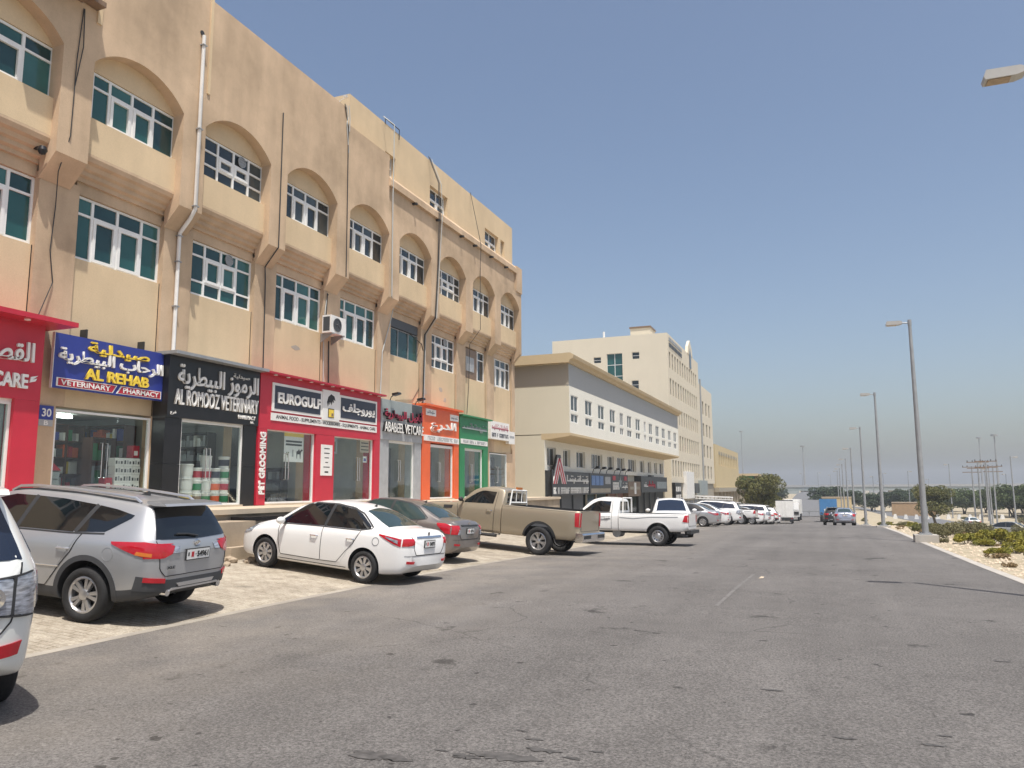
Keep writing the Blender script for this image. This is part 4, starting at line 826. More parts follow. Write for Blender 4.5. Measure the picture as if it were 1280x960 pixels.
# ================================================================== TALL BUILDING
tb = thing('office_building', 'tall cream office block with rows of narrow windows behind the white building', 'building')
XT, YT, YTE = -15.5, 87.0, 124.5
cols = []; y = 87.9
while y < 109.2: cols.append((y, y+1.0)); y += 1.8
cols2 = [(113.6, 115.1), (117.0, 118.6), (120.3, 121.8)]
zr_ = [(2.9, 4.75), (5.95, 7.8), (9.05, 10.9), (12.2, 14.1), (15.3, 17.2)]
rects = [(a, b, c, d) for (a, b) in cols for (c, d) in zr_]+[(a, b, c, d) for (a, b) in cols2 for (c, d) in zr_[:4]]
mb = MB(); holed(mb, YT, 110.8, 2.2, 19.2, XT, [r for r in rects if r[1] < 110.8], .14); holed(mb, 110.8, YTE, 2.2, 16.3, XT, [r for r in rects if r[1] > 110.8], .14); mb.build('wall', 'tall_wall', tb)
near = [(-24.2, -23.3, 16.2, 16.9), (-22.6, -20.75, 13.2, 17.2), (-19.6, -18.75, 16.4, 17.2), (-19.7, -18.9, 12.9, 13.9)]
mb = MB(); holed(mb, -29.3, XT, -2.8, 19.2, YT, near, .25, axis=1); mb.build('wall', 'tall_wall', tb)
mb = MB(); mb.box((-29.3, YT+.26, -2.8), (XT-.46, 110.8, 18.9)); mb.box((-29.3, 110.801, -2.8), (XT-.46, YTE, 16.0)); mb.add([(XT, 110.8, 16.3), (-29.3, 110.8, 16.3), (-29.3, 110.8, 19.2), (XT, 110.8, 19.2)], [(0, 1, 2, 3)]); mb.add([(-29.3, YT, 19.2), (XT, YT, 19.2), (XT, 110.8, 19.2), (-29.3, 110.8, 19.2)], [(0, 1, 2, 3)]); mb.add([(-29.3, 110.8, 16.3), (XT, 110.8, 16.3), (XT, YTE, 16.3), (-29.3, YTE, 16.3)], [(0, 1, 2, 3)])
mb.build('wall', 'tall_wall', tb); box('wall', (XT-.45, YT+.01, -2.8), (XT-.2, YTE, 2.19), 'beige_p', tb)
for a, b, c, d in rects:
    w_ = link('window', PM.setdefault(('tw', round(b-a, 2), round(d-c, 2)), MB().box((-.02, 0, 0), (0, b-a, d-c)).mesh('window', 'dark_pane')), tb, (XT-.11, a, c)); 
    link('frame', PM.setdefault(('tf', round(b-a, 2), round(d-c, 2)), MB().box((0, 0, (d-c)*.34), (.03, b-a, (d-c)*.38)).box((0, (b-a)/2-.03, 0), (.028, (b-a)/2+.03, d-c)).mesh('frame', 'bronze')), w_, (.001, 0, 0))
for k, (a, b, c, d) in enumerate(near):
    w_ = box('window', (a, YT+.2, c), (b, YT+.23, d), 'teal' if k == 1 else 'dark_pane', tb)
    mb = MB(); nx, nz = (2, 3) if k == 1 else (1, 2)
    for q in range(nx+1): mb.box((a+(b-a)*q/nx-.03, YT+.16, c), (a+(b-a)*q/nx+.03, YT+.198, d))
    for q in range(nz+1): mb.box((a, YT+.165, c+(d-c)*q/nz-.03), (b, YT+.195, c+(d-c)*q/nz+.03))
    mb.build('frame', 'alu', w_)
box('roof_room', (-20.4, 90, 19.2), (-18.0, 93, 20.7), 'tall_wall', tb); box('roof_trim', (-20.5, 89.9, 20.6), (-17.9, 93.1, 20.8), 'bronze', tb)
for x in (-24.4, -22.4): box('roof_fan', (x, 88.5, 19.2), (x+.9, 89.5, 19.5), 'dark_grey', tb)
MB().tube([(-23.3, 88.6, 19.2), (-23.3, 88.6, 20.2)], .12, 8).build('roof_vent', 'alu', tb)
MB().prism([(101.5, 19.2), (102, 20.2), (103.6, 21.2), (105.2, 20.2), (105.7, 19.2)], 0, XT-.3, XT+.05).build('gable', 'tall_wall', tb); MB().prism([(102.9, 17.4), (104.3, 17.4), (104.3, 19.3), (103.6, 20.2), (102.9, 19.3)], 0, XT+.05, XT+.06).build('gable_window', 'dark_pane', tb)
MB().tube([(XT+.1, 111.6, 17.0), (XT+.1, 111.6, 2.5)], .12, 8).build('drain_pipe', 'galv', tb)
text('BIN SAEED BUILDING', 88, 97.5, 18.3, 18.9, XT, 'dark_grey', tb, .08, .02) if False else None
for q in range(9): box('sign_letter', (XT, 88.0+q*1.0, 17.75), (XT+.08, 88.6+q*1.0, 18.2), 'dark_grey', tb); box('sign_letter', (XT, 88.0+q*1.0, 18.45), (XT+.08, 88.7+q*1.0, 18.85), 'galv', tb)
for k, (a, b, z0, z1, c, lb) in enumerate(((87.4, 91.5, -.2, 2.2, 'black_p', 'black sign panel with white marks at the corner of the tall block'), (95.5, 101.5, .3, 3.6, 'white_p', 'large white sign panel on the tall block shop front'), (102.3, 106, .9, 2.2, 'dark_grey', 'dark small sign panel between white signs on the tall block'), (107, 114, .6, 2.6, 'blind', 'pale shop sign near the far end of the tall block'))):
    s = thing('shop_sign', lb, 'shop sign'); box('board', (XT-.2, a, z0), (XT+.3, b, z1), c, s)
    if k == 0:
        for q in range(6): box('print', (XT+.3, a+.6+(q % 3)*1.1, .3+(q//3)*.9), (XT+.32, a+1.2+(q % 3)*1.1, .85+(q//3)*.9), 'white_p', s)
for k in range(9): box('shop_pane', (XT-.21, 88+k*4, -2.6), (XT-.18, 91.2+k*4, .0), 'dark_pane', tb)
# ================================================================== YELLOW BUILDING, GREEN-FRONTED PAVILION
yb = thing('arched_building', 'pale yellow two-storey building with a row of small arched windows', 'building')
YY0, YY1 = 126.0, 163.0
aw = [(131+k*2.75, 132.3+k*2.75) for k in range(11)]
rects = [(a, b, 5.2, 7.0) for a, b in aw]
mb = MB(); holed(mb, YY0, YY1, 1.6, 8.5, XT, rects, .5); mb.box((-29, YY0+.01, -4), (XT-.5, YY1, 8.2)); mb.add([(-29, YY0, 1.6), (XT, YY0, 1.6), (XT, YY0, 8.5), (-29, YY0, 8.5)], [(0, 1, 2, 3)]); mb.add([(-29, YY0, 8.5), (XT, YY0, 8.5), (XT, YY1, 8.5), (-29, YY1, 8.5)], [(0, 1, 2, 3)])
mb.build('wall', 'yellow_wall', yb)
for a, b in aw:
    w_ = box('window', (XT-.48, a, 5.2), (XT-.4, b, 7.0), 'dark_pane', yb); c_ = (a+b)/2
    MB().prism([(a, 7.001)]+[(c_+math.cos(t*math.pi/8)*(b-a)/2, 7.0+math.sin(t*math.pi/8)*.6) for t in range(8, -1, -1)], 0, XT, XT+.02).build('window_arch', 'dark_pane', w_)
box('ledge', (XT-.3, YY0-.1, .9), (XT+.5, YY1+.1, 1.598), 'beige_p', yb)
for k in range(8): box('shop_post', (XT-.4, YY0+.3+k*5, -4), (XT+.2, YY0+1+k*5, .9), 'beige_p', yb)
gp = thing('pavilion', 'small building with green and blue glazed front under a tan canopy', 'building')
box('wall', (-22, 172, -4), (-13.5, 182, 1.2), 'beige_p', gp); box('glazing', (-22, 171.8, 1.2), (-13.4, 182, 4.0), 'green_p', gp); box('glazing', (-13.398, 172.5, 1.8), (-13.2, 181.5, 3.9), 'teal', gp); box('canopy', (-22.5, 171, 4.0), (-12.4, 183, 4.5), 'cornice', gp)
for y in (172, 176, 180): box('post', (-13.0, y, -4), (-12.7, y+.3, 4.0), 'bronze', gp)
# ================================================================== VEHICLES
def pchip(pts):
    xs = np.array([p[0] for p in pts], float); ys = np.array([p[1] for p in pts], float)
    h = np.diff(xs); dl = np.diff(ys)/h; n = len(xs); d = np.zeros(n)
    for i in range(1, n-1):
        if dl[i-1]*dl[i] > 0:
            w1, w2 = 2*h[i]+h[i-1], h[i]+2*h[i-1]; d[i] = (w1+w2)/(w1/dl[i-1]+w2/dl[i])
    d[0], d[-1] = dl[0], dl[-1]
    def f(x):
        x = min(max(x, xs[0]), xs[-1]); i = min(int(np.searchsorted(xs, x, 'right'))-1, n-2); i = max(i, 0); t = (x-xs[i])/h[i]
        return float((2*t**3-3*t*t+1)*ys[i]+(t**3-2*t*t+t)*h[i]*d[i]+(-2*t**3+3*t*t)*ys[i+1]+(t**3-t*t)*h[i]*d[i+1])
    return f
def loft(sp, x0, x1, paint_m, extra='trim', nst=64, crown=.075, clad_rows=0, clad='cladding'):
    fb, fs_, ft, fw, fr = [pchip(sp[k]) for k in ('zb', 'zs', 'zt', 'wl', 'wr')]
    ks = [(1-math.cos(math.pi*k/(nst-1)))/2 for k in range(nst)]; ks = [.55*k/(nst-1)+.45*c for k, c in enumerate(ks)]
    SUB = 3; vs = []; rows = []
    for t in ks:
        x = x0+(x1-x0)*t; zb, zs, zt, wl, wr = fb(x), fs_(x), ft(x), fw(x), fr(x)
        zs = max(zs, zb+.1); zt = max(zt, zs+.015); c = min(crown, (zt-zs)*.5+.004); ze = zt-c; wr = min(wr, wl*.97)
        H = zs-zb
        half = [(0, zb), (wl*.5, zb), (wl*.86, zb), (wl*.955, zb+.05), (wl*.985, zb+.28*H), (wl, zb+.62*H), (wl*.988, zs-.12*H), (wl*.955, zs), (wl*.955*.4+wr*.6+.012, zs*.4+ze*.6), (wr+.01, ze-.012), (wr-.05, ze+.35*c), (wr*.55, zt-c*.22), (0, zt)]
        P = [Vector((q[0], q[1])) for q in half]; ring = []
        for i in range(len(P)-1):
            a, b, cc, d = P[max(i-1, 0)], P[i], P[i+1], P[min(i+2, len(P)-1)]
            if i == 0: a = Vector((-P[1].x, P[1].y))
            if i == len(P)-2: d = Vector((-P[-2].x, P[-2].y))
            for s in range(SUB):
                u = s/SUB; m1, m2 = (cc-a)*.42, (d-b)*.42
                q = b*(2*u**3-3*u*u+1)+m1*(u**3-2*u*u+u)+cc*(-2*u**3+3*u*u)+m2*(u**3-u*u); ring.append((max(q.x, 0), q.y))
        ring.append((0, zt)); n = len(ring)
        full = ring+[(-y, z) for y, z in ring[-2:0:-1]]
        rows.append(len(full)); vs += [(x, y, z) for y, z in full]
    nr = rows[0]; fs2 = []; mi = []
    for i in range(nst-1):
        for k in range(nr):
            fs2.append((i*nr+k, i*nr+(k+1) % nr, (i+1)*nr+(k+1) % nr, (i+1)*nr+k))
            kk = k if k < n-1 else nr-1-k
            mi.append(2 if kk < clad_rows else 0)
    fs2 += [tuple(range(nr)), tuple(range((nst-1)*nr, nst*nr))]; mi += [0]*2
    mb = MB(); mb.v = vs; mb.f = fs2; mb.mi = mi
    return mb.mesh('body', [paint_m, extra, clad], smooth=True, angle=40)
def cut(me, cutters, name='body'):
    o = bpy.data.objects.new('cut_base', me); COL.objects.link(o); cs = []
    for c in cutters:
        c.materials.clear()
        for m in me.materials: c.materials.append(m)
        for p in c.polygons: p.material_index = 1
        q = bpy.data.objects.new('cutter', c); COL.objects.link(q); cs.append(q)
        md = o.modifiers.new('b', 'BOOLEAN'); md.operation = 'DIFFERENCE'; md.solver = 'EXACT'; md.object = q
    dg = bpy.context.evaluated_depsgraph_get(); dg.update()
    out = bpy.data.meshes.new_from_object(o.evaluated_get(dg)); out.name = name
    for q in cs: bpy.data.objects.remove(q)
    bpy.data.objects.remove(o)
    out.polygons.foreach_set('use_smooth', [True]*len(out.polygons)); out.set_sharp_from_angle(angle=R(38)); return out
def cyl(cx, cz, r, y0, y1, seg=36):
    mb = MB(); mb.lathe([(0, y0), (r, y0), (r, y1), (0, y1)], 1, (cx, 0, cz), seg)
    me = mb.mesh('cutter', 'trim'); bm = bmesh.new(); bm.from_mesh(me); bmesh.ops.remove_doubles(bm, verts=bm.verts, dist=1e-5); bmesh.ops.recalc_face_normals(bm, faces=bm.faces); bm.to_mesh(me); bm.free(); return me
def resample(poly, n):
    P = [Vector(p) for p in poly]; L = [0]
    for a, b in zip(P[:-1], P[1:]): L.append(L[-1]+(b-a).length)
    out = []
    for k in range(n):
        t = L[-1]*k/(n-1); i = 0
        while i < len(L)-2 and L[i+1] < t: i += 1
        out.append(P[i].lerp(P[i+1], (t-L[i])/max(L[i+1]-L[i], 1e-9)))
    return out
class Body:
    def __init__(s, mesh, root): s.root = root; bm = bmesh.new(); bm.from_mesh(mesh); s.bvh = BVHTree.FromBMesh(bm); s._bm = bm
    def hit(s, axis, p, sg):
        if axis == 's': o, d = Vector((p.x, sg*3, p.y)), Vector((0, -sg, 0))
        elif axis == 'e': o, d = Vector((sg*5, p.x, p.y)), Vector((-sg, 0, 0))
        else: o, d = Vector((p.x, p.y, 4)), Vector((0, 0, -1))
        h = s.bvh.ray_cast(o, d)
        if h[0] is None:
            q = Vector((p.x, sg*.8, p.y)) if axis == 's' else (Vector((sg*2.2, p.x, p.y)) if axis == 'e' else Vector((p.x, p.y, 1)))
            h = s.bvh.find_nearest(q)
        n = h[1]
        if n.dot(d) > 0: n = -n
        return h[0], n
    def patch(s, name, bot, top, axis, sg, mat, off=.006, n=12, m=6, skirt=.02, parent=None):
        b, t = resample(bot, n), resample(top, n); vs = []; nn = []
        for j in range(m):
            for i in range(n):
                h, nr = s.hit(axis, b[i].lerp(t[i], j/(m-1)), sg); vs.append(h+nr*off); nn.append(nr)
        fs = [(j*n+i, j*n+i+1, (j+1)*n+i+1, (j+1)*n+i) for j in range(m-1) for i in range(n-1)]
        ring = [i for i in range(n)]+[j*n+n-1 for j in range(1, m)]+[(m-1)*n+i for i in range(n-2, -1, -1)]+[j*n for j in range(m-2, 0, -1)]
        o = len(vs); vs += [vs[i]-nn[i]*(skirt+off) for i in ring]; k = len(ring)
        fs += [(ring[a], o+a, o+(a+1) % k, ring[(a+1) % k]) for a in range(k)]
        return MB().add(vs, fs).build(name, mat, parent or s.root, smooth=True, angle=50)
    def strip(s, name, pts, w, axis, sg, mat, off=.003, n=30, parent=None, skirt=.01):
        P = resample(pts, n); a = []; b = []
        for i, p in enumerate(P):
            d = (P[min(i+1, n-1)]-P[max(i-1, 0)]).normalized(); q = Vector((-d.y, d.x)); a.append(p+q*w/2); b.append(p-q*w/2)
        vs = []; nn = []
        for row in (a, b):
            for p in row: h, nr = s.hit(axis, p, sg); vs.append(h+nr*off); nn.append(nr)
        fs = [(i, i+1, n+i+1, n+i) for i in range(n-1)]
        ring = list(range(n))+list(range(2*n-1, n-1, -1)); o = len(vs); vs += [vs[i]-nn[i]*(skirt+off) for i in ring]; k = len(ring)
        fs += [(ring[x], o+x, o+(x+1) % k, ring[(x+1) % k]) for x in range(k)]
        return MB().add(vs, fs).build(name, mat, parent or s.root, smooth=True, angle=50)
WH = {}
def wheel_meshes(r, rr, width, style):
    key = (r, rr, width, style)
    if key in WH: return WH[key]
    h = width/2; mb = MB()
    mb.lathe([(rr, -h*.8), (rr+.01, -h*.95), ((r+rr)/2, -h*1.04), (r-.03, -h*.98), (r-.008, -h*.82), (r, -h*.6), (r, h*.6), (r-.008, h*.82), (r-.03, h*.98), ((r+rr)/2, h*1.04), (rr+.01, h*.95), (rr, h*.8)], 1, (0, 0, 0), 40)
    ty = mb.mesh('tyre', 'tyre', smooth=True, angle=60)
    mb = MB(); mb.lathe([(rr+.004, h*.86), (rr-.014, h*.9), (rr-.03, h*.72), (rr-.035, -h*.7)], 1, (0, 0, 0), 40, 0)
    mb.lathe([(rr-.03, h*.15), (.05, h*.2), (0, h*.2)], 1, (0, 0, 0), 32, 1)
    def spoke(a, w0, w1, r0, r1, y0, y1):
        ca, sa = math.cos(a), math.sin(a)
        def P(rad, off, y): return (rad*ca-off*sa, y, rad*sa+off*ca)
        vs = [P(r0, -w0, y0), P(r0, w0, y0), P(r1, w1, y1), P(r1, -w1, y1), P(r0, -w0*1.3, y0-.05), P(r0, w0*1.3, y0-.05), P(r1, w1*1.3, y1-.05), P(r1, -w1*1.3, y1-.05)]
        mb.add(vs, [(0, 1, 2, 3), (0, 4, 5, 1), (1, 5, 6, 2), (2, 6, 7, 3), (3, 7, 4, 0)], 0)
    if style == 'double5':
        for k in range(5):
            for s_ in (-1, 1): spoke(k*2*math.pi/5+s_*.2, .016, .026, .05, rr-.02, h*.72, h*.8)
    elif style == 'spoke8':
        for k in range(8): spoke(k*2*math.pi/8, .018, .036, .05, rr-.02, h*.7, h*.8)
    elif style == 'spoke6':
        for k in range(6):
            spoke(k*2*math.pi/6, .03, .022, .05, rr-.02, h*.72, h*.8)
            for s_ in (-1, 1): spoke(k*2*math.pi/6+s_*.26, .008, .014, rr*.55, rr-.02, h*.66, h*.78)
    else:
        mb.lathe([(rr-.03, h*.45), (rr*.8, h*.6), (rr*.55, h*.45), (rr*.42, h*.66), (.05, h*.7)], 1, (0, 0, 0), 32, 0)
        for k in range(10):
            a = k*2*math.pi/10; mb.lathe([(0, 0), (.022, 0), (.022, .01), (0, .012)], 1, (math.cos(a)*rr*.68, h*.545, math.sin(a)*rr*.68), 8, 1)
    mb.lathe([(.068, h*.55), (.066, h*.84), (.05, h*.88), (0, h*.89)], 1, (0, 0, 0), 20, 0)
    rm = mb.mesh('rim', ['rim', 'rim_dark'], smooth=True, angle=30)
    WH[key] = (ty, rm); return WH[key]
def add_wheels(root, xs, track, r, rr, width, style):
    ty, rm = wheel_meshes(r, rr, width, style)
    for x in xs:
        for sg in (1, -1):
            w = link('wheel', ty, root, (x, sg*track, r)); w.name = 'wheel'
            if sg < 0: w.rotation_euler.z = math.pi
            w.rotation_euler.y = random.uniform(0, 6)
            link('rim', rm, w)
    return root
def arch_pts(x, z, r, a0, a1, n=22): return [(x+r*math.cos(R(a0+(a1-a0)*k/(n-1))), z+r*math.sin(R(a0+(a1-a0)*k/(n-1)))) for k in range(n)]
def mirror(root, x, y, z, mat):
    for sg in (1, -1):
        mb = MB(); mb.box((x-.02, sg*(y-.05), z-.02), (x+.04, sg*(y+.06), z+.01)); vs = []
        bm = bmesh.new(); bmesh.ops.create_icosphere(bm, subdivisions=2, radius=1); me = bpy.data.meshes.new('mirror')
        for v in bm.verts: v.co = Vector((x+v.co.x*.07, sg*(y+.13)+v.co.y*.11, z+.05+v.co.z*.075))
        bm.to_mesh(me); bm.free(); me.materials.append(MATS[mat]); me.polygons.foreach_set('use_smooth', [True]*len(me.polygons)); link('mirror', me, root)
        mb.build('mirror_arm', 'trim', root)
def handle(B, x, z, door, mat):
    for o, sg in door:
        h, nr = B.hit('s', Vector((x, z)), sg); MB().tube([h+Vector((-.09, 0, 0)), h+Vector((-.07, sg*.035, 0)), h+Vector((.07, sg*.035, 0)), h+Vector((.09, 0, 0))], .014, 8).build('handle', mat, o, smooth=True)
def seam_loop(B, pts, sg, parent): return B.strip('door_gap', pts, .009, 's', sg, 'ink', .0075, 60, parent, .006)
def plate_at(root, B, z, w=.44, h=.11, txt='54961', emblem=True):
    p, n = B.hit('e', Vector((0, z)), -1); x = p.x-.02
    pl = MB().box((x-.006, -w/2, z-h/2), (x, w/2, z+h/2)).build('number_plate', 'plate', root)
    MB().box((x-.003, -w/2-.012, z-h/2-.012), (x+.03, w/2+.012, z+h/2+.012)).build('plate_frame', 'trim', pl)
    if txt:
        t = link('lettering', text_mesh(txt, w*.5, h*.62, .002, .03, 'ink'), pl); t.rotation_euler.z = math.pi; t.location = (x-.007, -w*.19, z)
        if emblem:
            MB().box((x-.008, w*.2, z-.035), (x-.006, w*.31, z+.035)).build('emblem', 'ink_red', pl); MB().box((x-.008, w*.4, z-.02), (x-.006, w*.46, z+.03)).build('emblem', 'ink', pl); MB().box((x-.008, w*.09, z-.004), (x-.006, w*.14, z+.004)).build('emblem', 'ink', pl)
    return pl
def scale_spec(sp, kx, kz, kw):
    out = {}
    for k, v in sp.items():
        f = kz if k[0] == 'z' else kw; out[k] = [(a*kx, b*f) for a, b in v]
    return out
SEDAN = dict(zb=[(-2.2, .40), (-2.0, .25), (-1.2, .19), (1.2, .19), (1.8, .2), (2.2, .28)],
    zs=[(-2.2, .86), (-2.0, .95), (-1.3, .955), (0, .915), (1.0, .87), (1.6, .78), (2.0, .68), (2.2, .56)],
    zt=[(-2.2, .90), (-2.13, 1.02), (-2.02, 1.065), (-1.68, 1.09), (-1.5, 1.15), (-.95, 1.375), (-.5, 1.455), (-.1, 1.475), (.3, 1.45), (.6, 1.36), (1.2, 1.03), (1.5, .965), (1.85, .87), (2.08, .76), (2.2, .60)],
    wl=[(-2.2, .58), (-2.15, .68), (-2.0, .775), (-1.6, .825), (-1.0, .85), (1.0, .85), (1.6, .825), (1.95, .75), (2.12, .62), (2.2, .46)],
    wr=[(-2.2, .48), (-2.0, .62), (-1.6, .62), (-.95, .55), (-.2, .57), (.4, .575), (1.2, .68), (1.7, .62), (2.2, .36)])
SUV = dict(zb=[(-2.3, .46), (-2.1, .36), (-1.8, .30), (-1.2, .25), (1.2, .25), (1.8, .28), (2.3, .4)],
    zs=[(-2.3, .93), (-2.2, 1.04), (-2.0, 1.09), (-1, 1.08), (.5, 1.03), (1.2, .985), (1.7, .9), (2.1, .79), (2.3, .62)],
    zt=[(-2.3, .96), (-2.27, 1.06), (-2.22, 1.15), (-2.1, 1.36), (-1.98, 1.535), (-1.9, 1.575), (-1.4, 1.62), (-.6, 1.655), (0, 1.655), (.4, 1.61), (.7, 1.5), (1.35, 1.12), (1.65, 1.055), (2.0, .94), (2.18, .82), (2.3, .64)],
    wl=[(-2.3, .56), (-2.27, .66), (-2.2, .765), (-2.08, .84), (-1.85, .895), (-1.2, .922), (1.2, .922), (1.75, .88), (2.05, .78), (2.2, .66), (2.3, .5)],
    wr=[(-2.3, .58), (-2.2, .68), (-2.0, .60), (-1.6, .6), (-1, .615), (.3, .625), (1.35, .75), (1.8, .68), (2.3, .36)])
def make_sedan(pm, glass='car_glass', tail='yaris', plate='34075', seed=0, detail=True):
    root = link('car', None); sp = SEDAN; wb2 = 1.275; r = .305
    me = loft(sp, -2.2, 2.2, pm)
    B = Body(me, root)
    me2 = cut(me, [cyl(x, r+.01, r+.055, sg*.55, sg*1.2) for x in (-wb2, wb2) for sg in (1, -1)]); link('body', me2, root)
    for sg in (1, -1):
        B.patch('side_window', [(-.19, .985), (.98, .945)], [(-.24, 1.40), (.25, 1.385), (.42, 1.33), (.93, 1.0)], 's', sg, glass)
        B.patch('side_window', [(-1.32, 1.035), (-1.1, .995), (-.26, .985)], [(-1.30, 1.07), (-.98, 1.27), (-.75, 1.35), (-.31, 1.40)], 's', sg, glass)
        B.strip('window_trim', [(-1.36, 1.03), (-1.1, .978), (0, .965), (1.0, .925)], .016, 's', sg, 'trim', .007)
        B.strip('window_trim', [(-1.36, 1.05), (-1.0, 1.285), (-.7, 1.375), (-.28, 1.415), (.25, 1.40), (.45, 1.335), (1.0, .95)], .022, 's', sg, 'trim', .007)
        B.strip('pillar_trim', [(-.225, .98), (-.275, 1.405)], .07, 's', sg, 'trim', .0065)
        fd = B.patch('door', [(-.20, .33), (.86, .34)], [(-.2, .955), (.95, .925)], 's', sg, pm, .004, 14, 10)
        rd = B.patch('door', [(-.72, .34), (-.21, .33)], [(-1.12, .965), (-.21, .955)], 's', sg, pm, .004, 14, 10)
        seam_loop(B, [(.95, .925), (.92, .6), (.84, .33), (-.2, .32), (-.205, .96)], sg, fd); seam_loop(B, [(-.205, .32), (-.62, .33), (-.85, .58), (-1.0, .72), (-1.14, .965)], sg, rd)
        handle(B, -.02, .78, [(fd, sg)], 'chrome'); handle(B, -.93, .80, [(rd, sg)], 'chrome')
        B.strip('sill_trim', [(-.85, .25), (.9, .25)], .012, 's', sg, 'trim', .004)
        if tail == 'yaris':
            B.patch('tail_light', [(-2.06, .76), (-1.92, .80), (-1.58, .935)], [(-2.06, .90), (-1.9, .925), (-1.57, .955)], 's', sg, 'lamp_red', .012); B.patch('tail_light', [(sg*.50, .80), (sg*.66, .775), (sg*.74, .77)], [(sg*.50, .905), (sg*.66, .91), (sg*.72, .905)], 'e', -1, 'lamp_red', .012)
            B.patch('tail_light_lens', [(-2.0, .81), (-1.75, .90)], [(-2.0, .87), (-1.72, .925)], 's', sg, 'lamp_clear', .016, 8, 4)
        else:
            B.patch('tail_light', [(-2.06, .72), (-1.95, .73), (-1.72, .90)], [(-2.06, .93), (-1.9, .965), (-1.68, .96)], 's', sg, 'lamp_red', .012); B.patch('tail_light', [(sg*.57, .72), (sg*.74, .715)], [(sg*.50, .93), (sg*.72, .93)], 'e', -1, 'lamp_red', .012); B.patch('tail_light_lens', [(sg*.52, .715), (sg*.6, .715)], [(sg*.50, .82), (sg*.56, .84)], 'e', -1, 'lamp_clear', .016, 6, 4)
        B.patch('reflector', [(sg*.48, .44), (sg*.66, .45)], [(sg*.46, .485), (sg*.66, .50)], 'e', -1, 'lamp_red', .01, 6, 3)
        B.patch('headlight', [(1.72, .70), (2.02, .62)], [(1.62, .83), (1.98, .74)], 's', sg, 'lamp_clear', .01)
        B.patch('headlight', [(sg*.40, .60), (sg*.62, .62)], [(sg*.42, .68), (sg*.62, .72)], 'e', 1, 'lamp_clear', .01, 8, 4)
    B.patch('windscreen', [(1.14, -.60), (1.2, 0), (1.14, .60)], [(.46, -.485), (.44, 0), (.46, .485)], 't', 0, glass if glass != 'car_glass_green' else 'car_glass', .006, 16, 8)
    B.patch('rear_window', [(-1.60, -.53), (-1.66, 0), (-1.60, .53)], [(-.98, -.44), (-.92, 0), (-.98, .44)], 't', 0, 'car_glass_green', .006, 16, 8)
    B.strip('boot_gap', [(-.53, .95), (-.50, .72), (-.42, .60), (.42, .60), (.50, .72), (.53, .95)], .009, 'e', -1, 'ink', .006, 40)
    B.strip('plate_bar', [(-.42, .93), (.42, .93)], .035, 'e', -1, 'chrome' if tail == 'yaris' else 'trim', .015, 20); B.strip('bumper_gap', [(-.7, .59), (.7, .59)], .007, 'e', -1, 'ink', .005, 30)
    B.patch('grille', [(-.4, .42), (.4, .42)], [(-.48, .56), (.48, .56)], 'e', 1, 'trim', .008, 10, 4)
    h, _ = B.hit('t', Vector((-.8, 0)), 0); MB().prism([(-.86, h.z-.01), (-.78, h.z-.01), (-.86, h.z+.05)], 1, -.012, .012).build('antenna', 'trim', root)
    h, _ = B.hit('e', Vector((0, .985)), -1); MB().lathe([(.0, 0), (.035, .004), (.045, .01), (.0, .012)], 1, (0, 0, 0), 16).build('badge', 'chrome', root).matrix_local = Matrix.Translation((h.x-.008, 0, .985)) @ Matrix.Rotation(math.pi/2, 4, 'Z')
    plate_at(root, B, .80, .34, .12, plate)
    if seed == 1:
        for sg in (1, -1): B.strip('fuel_flap', arch_pts(-1.52, .81, .075, 0, 360, 24), .006, 's', sg, 'ink', .005) if sg == 1 else None
    add_wheels(root, (-wb2, wb2), .745, r, .205, .19, 'spoke8'); mirror(root, .80, .82, .95, pm); return root
